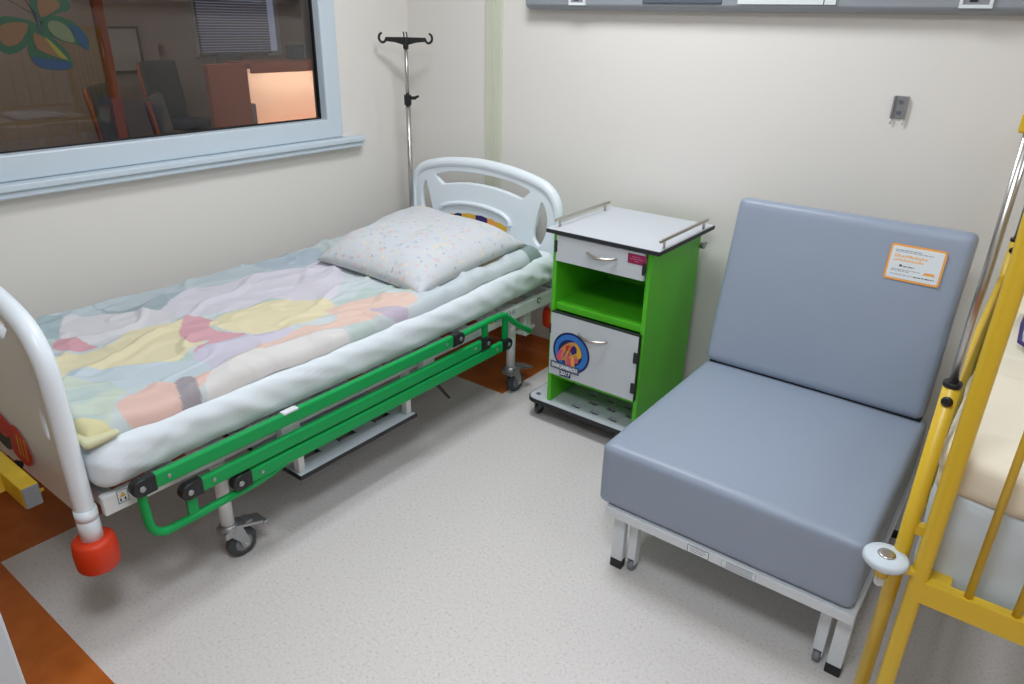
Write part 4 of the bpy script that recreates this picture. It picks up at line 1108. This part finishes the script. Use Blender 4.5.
# bedding in the cot
def cfn(p, n, t):
    return n*(.006*noise.noise(Vector((p.x*5, p.y*5, p.z*6)))+.006*max(0, -n.y)*noise.noise(Vector((p.x*12, p.z*14, 2))))
m = MB(); m.rbox((-.036, KY0+.045, .56), (KX1-.03, KY1-.04, .795), .035, res=.02, fn=cfn)
tag(m.build('cot_mattress', M['bluegrey']), 'pale blue-grey mattress lying inside the yellow cot', 'mattress')
def kfn(p, n, t):
    f = noise.noise(Vector((p.x*4+p.y*2, p.y*5, 1)))*.016 + .030*max(0, rid(Vector((p.x*3.2-p.y*2.6, p.y*2.2+p.x, 4)))-.80)/.20
    e = .010*noise.noise(Vector((p.x*9, p.y*3, p.z*9)))
    d = n*(max(0, n.z)*f + (1-abs(n.z))*e)
    d.x = max(d.x, -.006) if n.x < 0 else d.x
    d.z += (.020*noise.noise(Vector((p.x*6, 8, 2)))-.006)*(1 if n.z < .3 else .2)
    return d
m = MB(); m.rbox((-.040, KY0+.040, .785), (KX1-.025, KY1-.30, .862), .024, res=.014, fn=kfn)
tag(m.build('cot_blanket', M['cream']), 'crumpled cream blanket covering the yellow cot mattress', 'blanket')
m = MB(); m.rbox((-.030, KY1-.29, .80), (KX1-.05, KY1-.045, .87), .033, res=.02, fn=cfn)
m2 = m.build('cot_pillow', M['creamline']); tag(m2, 'cream lined pillow at the wall end of the yellow cot', 'pillow')
def tfn(p, n, t): return n*(.010*noise.noise(p*9))
m = MB(); m.rbox((.03, 2.05, .872), (.40, 2.34, .925), .024, res=.02, fn=tfn)
tw = m.build('folded_cloth', M['sheet']); tag(tw, 'folded white cloth with purple hem lying on the cot blanket', 'cloth')
m = MB(); m.tube([(.028, 2.33, .895), (.024, 2.2, .90), (.028, 2.07, .895), (.045, 2.048, .894), (.20, 2.042, .896), (.38, 2.048, .894)], .005); m.build('hem', M['purple'], tw)

# ------------------------------------------------------------------ second yellow cot beyond the bed foot
c2 = thing('yellow_cot', 'yellow cot by the foot of the hospital bed, cut by the left edge', 'cot', (-2.3, 0, 0))
bz = .512
bm_ = MB().box((-2.72, .432, bz-.03), (-1.795, .472, bz+.03)).build('cross_beam', M['yellow'], c2, bevel=.003)
MB().box((-1.796, .433, bz-.029), (-1.791, .471, bz+.029)).build('end_cap', M['hub'], bm_, bevel=.003)
for x in (-1.93, -1.99): MB().cyl((x, .47, bz-.075), (x, .515, bz-.075), .005).bar((x, .472, bz-.075), (x, .472, bz-.03), .01, .006).build('stub_rod', M['yellow'], bm_)
MB().cyl((-2.02, .472, bz-.03), (-2.02, .50, bz-.03), .016, n=18).ball((-2.02, .50, bz-.03), .012).build('lock_knob', M['black'], bm_)
for x in (-2.70, -1.93):
    MB().cyl((x, -.62, .14), (x, -.62, 1.40), pr, n=16).build('post', M['yellow'], c2)
    MB().box((x-.012, -.63, bz-.03), (x+.012, .434, bz+.02)).build('side_beam', M['yellow'], c2, bevel=.002)
    MB().cyl((x, .06, .14), (x, .06, 1.36), pr, n=16).build('post', M['yellow'], c2)
    for y in (-.62, .06):
        f = MB().box((x-.022, y-.03, .05), (x-.017, y+.02, .15)).box((x+.017, y-.03, .05), (x+.022, y+.02, .15)).box((x-.022, y-.02, .135), (x+.022, y+.02, .15)).build('castor_fork', M['zinc'], c2)
        MB().lathe([(.04,-.014),(.058,-.013),(.0625,-.007),(.0625,.007),(.058,.013),(.04,.014)], (x, y-.015, .063), (1,0,0), n=24).build('wheel', M['rubber'], f)
for y in (-.62, .06):
    MB().box((-2.70, y-.011, 1.34), (-1.93, y+.011, 1.37)).build('top_rail', M['yellow'], c2, bevel=.004)
    for k in range(8): MB().cyl((-2.62+k*.086, y, bz), (-2.62+k*.086, y, 1.35), .007, n=10).build('bar', M['yellow'], c2)
for y in (-.63, .05): MB().box((-2.70, y, bz-.02), (-1.93, y+.025, bz+.02)).build('end_beam', M['yellow'], c2)

# ------------------------------------------------------------------ extra light: added station fill, world, camera
def area(name, loc, size, power, rot=(0,0,0), col=(1,1,1), sy=None):
    l = bpy.data.lights.new(name, 'AREA'); l.energy = power; l.size = size; l.color = col
    if sy: l.shape = 'RECTANGLE'; l.size_y = sy
    o = bpy.data.objects.new(name, l); COL.objects.link(o); o.location = loc; o.rotation_euler = rot; return o
for i, a in enumerate(LIGHTS): area('panel_light', (a[0], a[1], ZC-.03), .54, (26, 26, 8)[i], col=((.88, .92, .98), (.84, .91, 1), (.85, .91, 1))[i])
area('station_fill', (-4.0, 4.3, ZC-.05), 1.0, 20, col=(1, .93, .86))  # unseen fill added to brighten the desk front
area('station_fill', (-6.6, 2.2, ZC-.05), 1.0, 12, col=(1, .93, .86))  # second unseen fill, lifts the dim room behind the window

w_ = bpy.data.worlds.new('world'); SC.world = w_; w_.use_nodes = True
w_.node_tree.nodes['Background'].inputs[0].default_value = (.8, .85, .95, 1); w_.node_tree.nodes['Background'].inputs[1].default_value = .3

cam = bpy.data.cameras.new('camera'); co = bpy.data.objects.new('camera', cam); COL.objects.link(co); SC.camera = co
cam.sensor_fit = 'HORIZONTAL'; cam.sensor_width = 36; cam.lens = 717.3/1024*36; cam.clip_start = .02
yaw, pitch, roll = -.642304, .4221686, .02228485
fwd = Vector((math.sin(yaw)*math.cos(pitch), math.cos(yaw)*math.cos(pitch), -math.sin(pitch)))
r = Vector((math.cos(yaw), -math.sin(yaw), 0)); u = r.cross(fwd)
r2 = r*math.cos(roll)+u*math.sin(roll); u2 = -r*math.sin(roll)+u*math.cos(roll)
co.matrix_world = Matrix(((r2.x, u2.x, -fwd.x, 0), (r2.y, u2.y, -fwd.y, 0), (r2.z, u2.z, -fwd.z, 1.6), (0,0,0,1)))

vs = SC.view_settings
SC.display_settings.display_device = 'sRGB'
vs.view_transform = 'Standard'; vs.look = 'None'; vs.exposure = 0.0; vs.gamma = 1; vs.use_curve_mapping = False
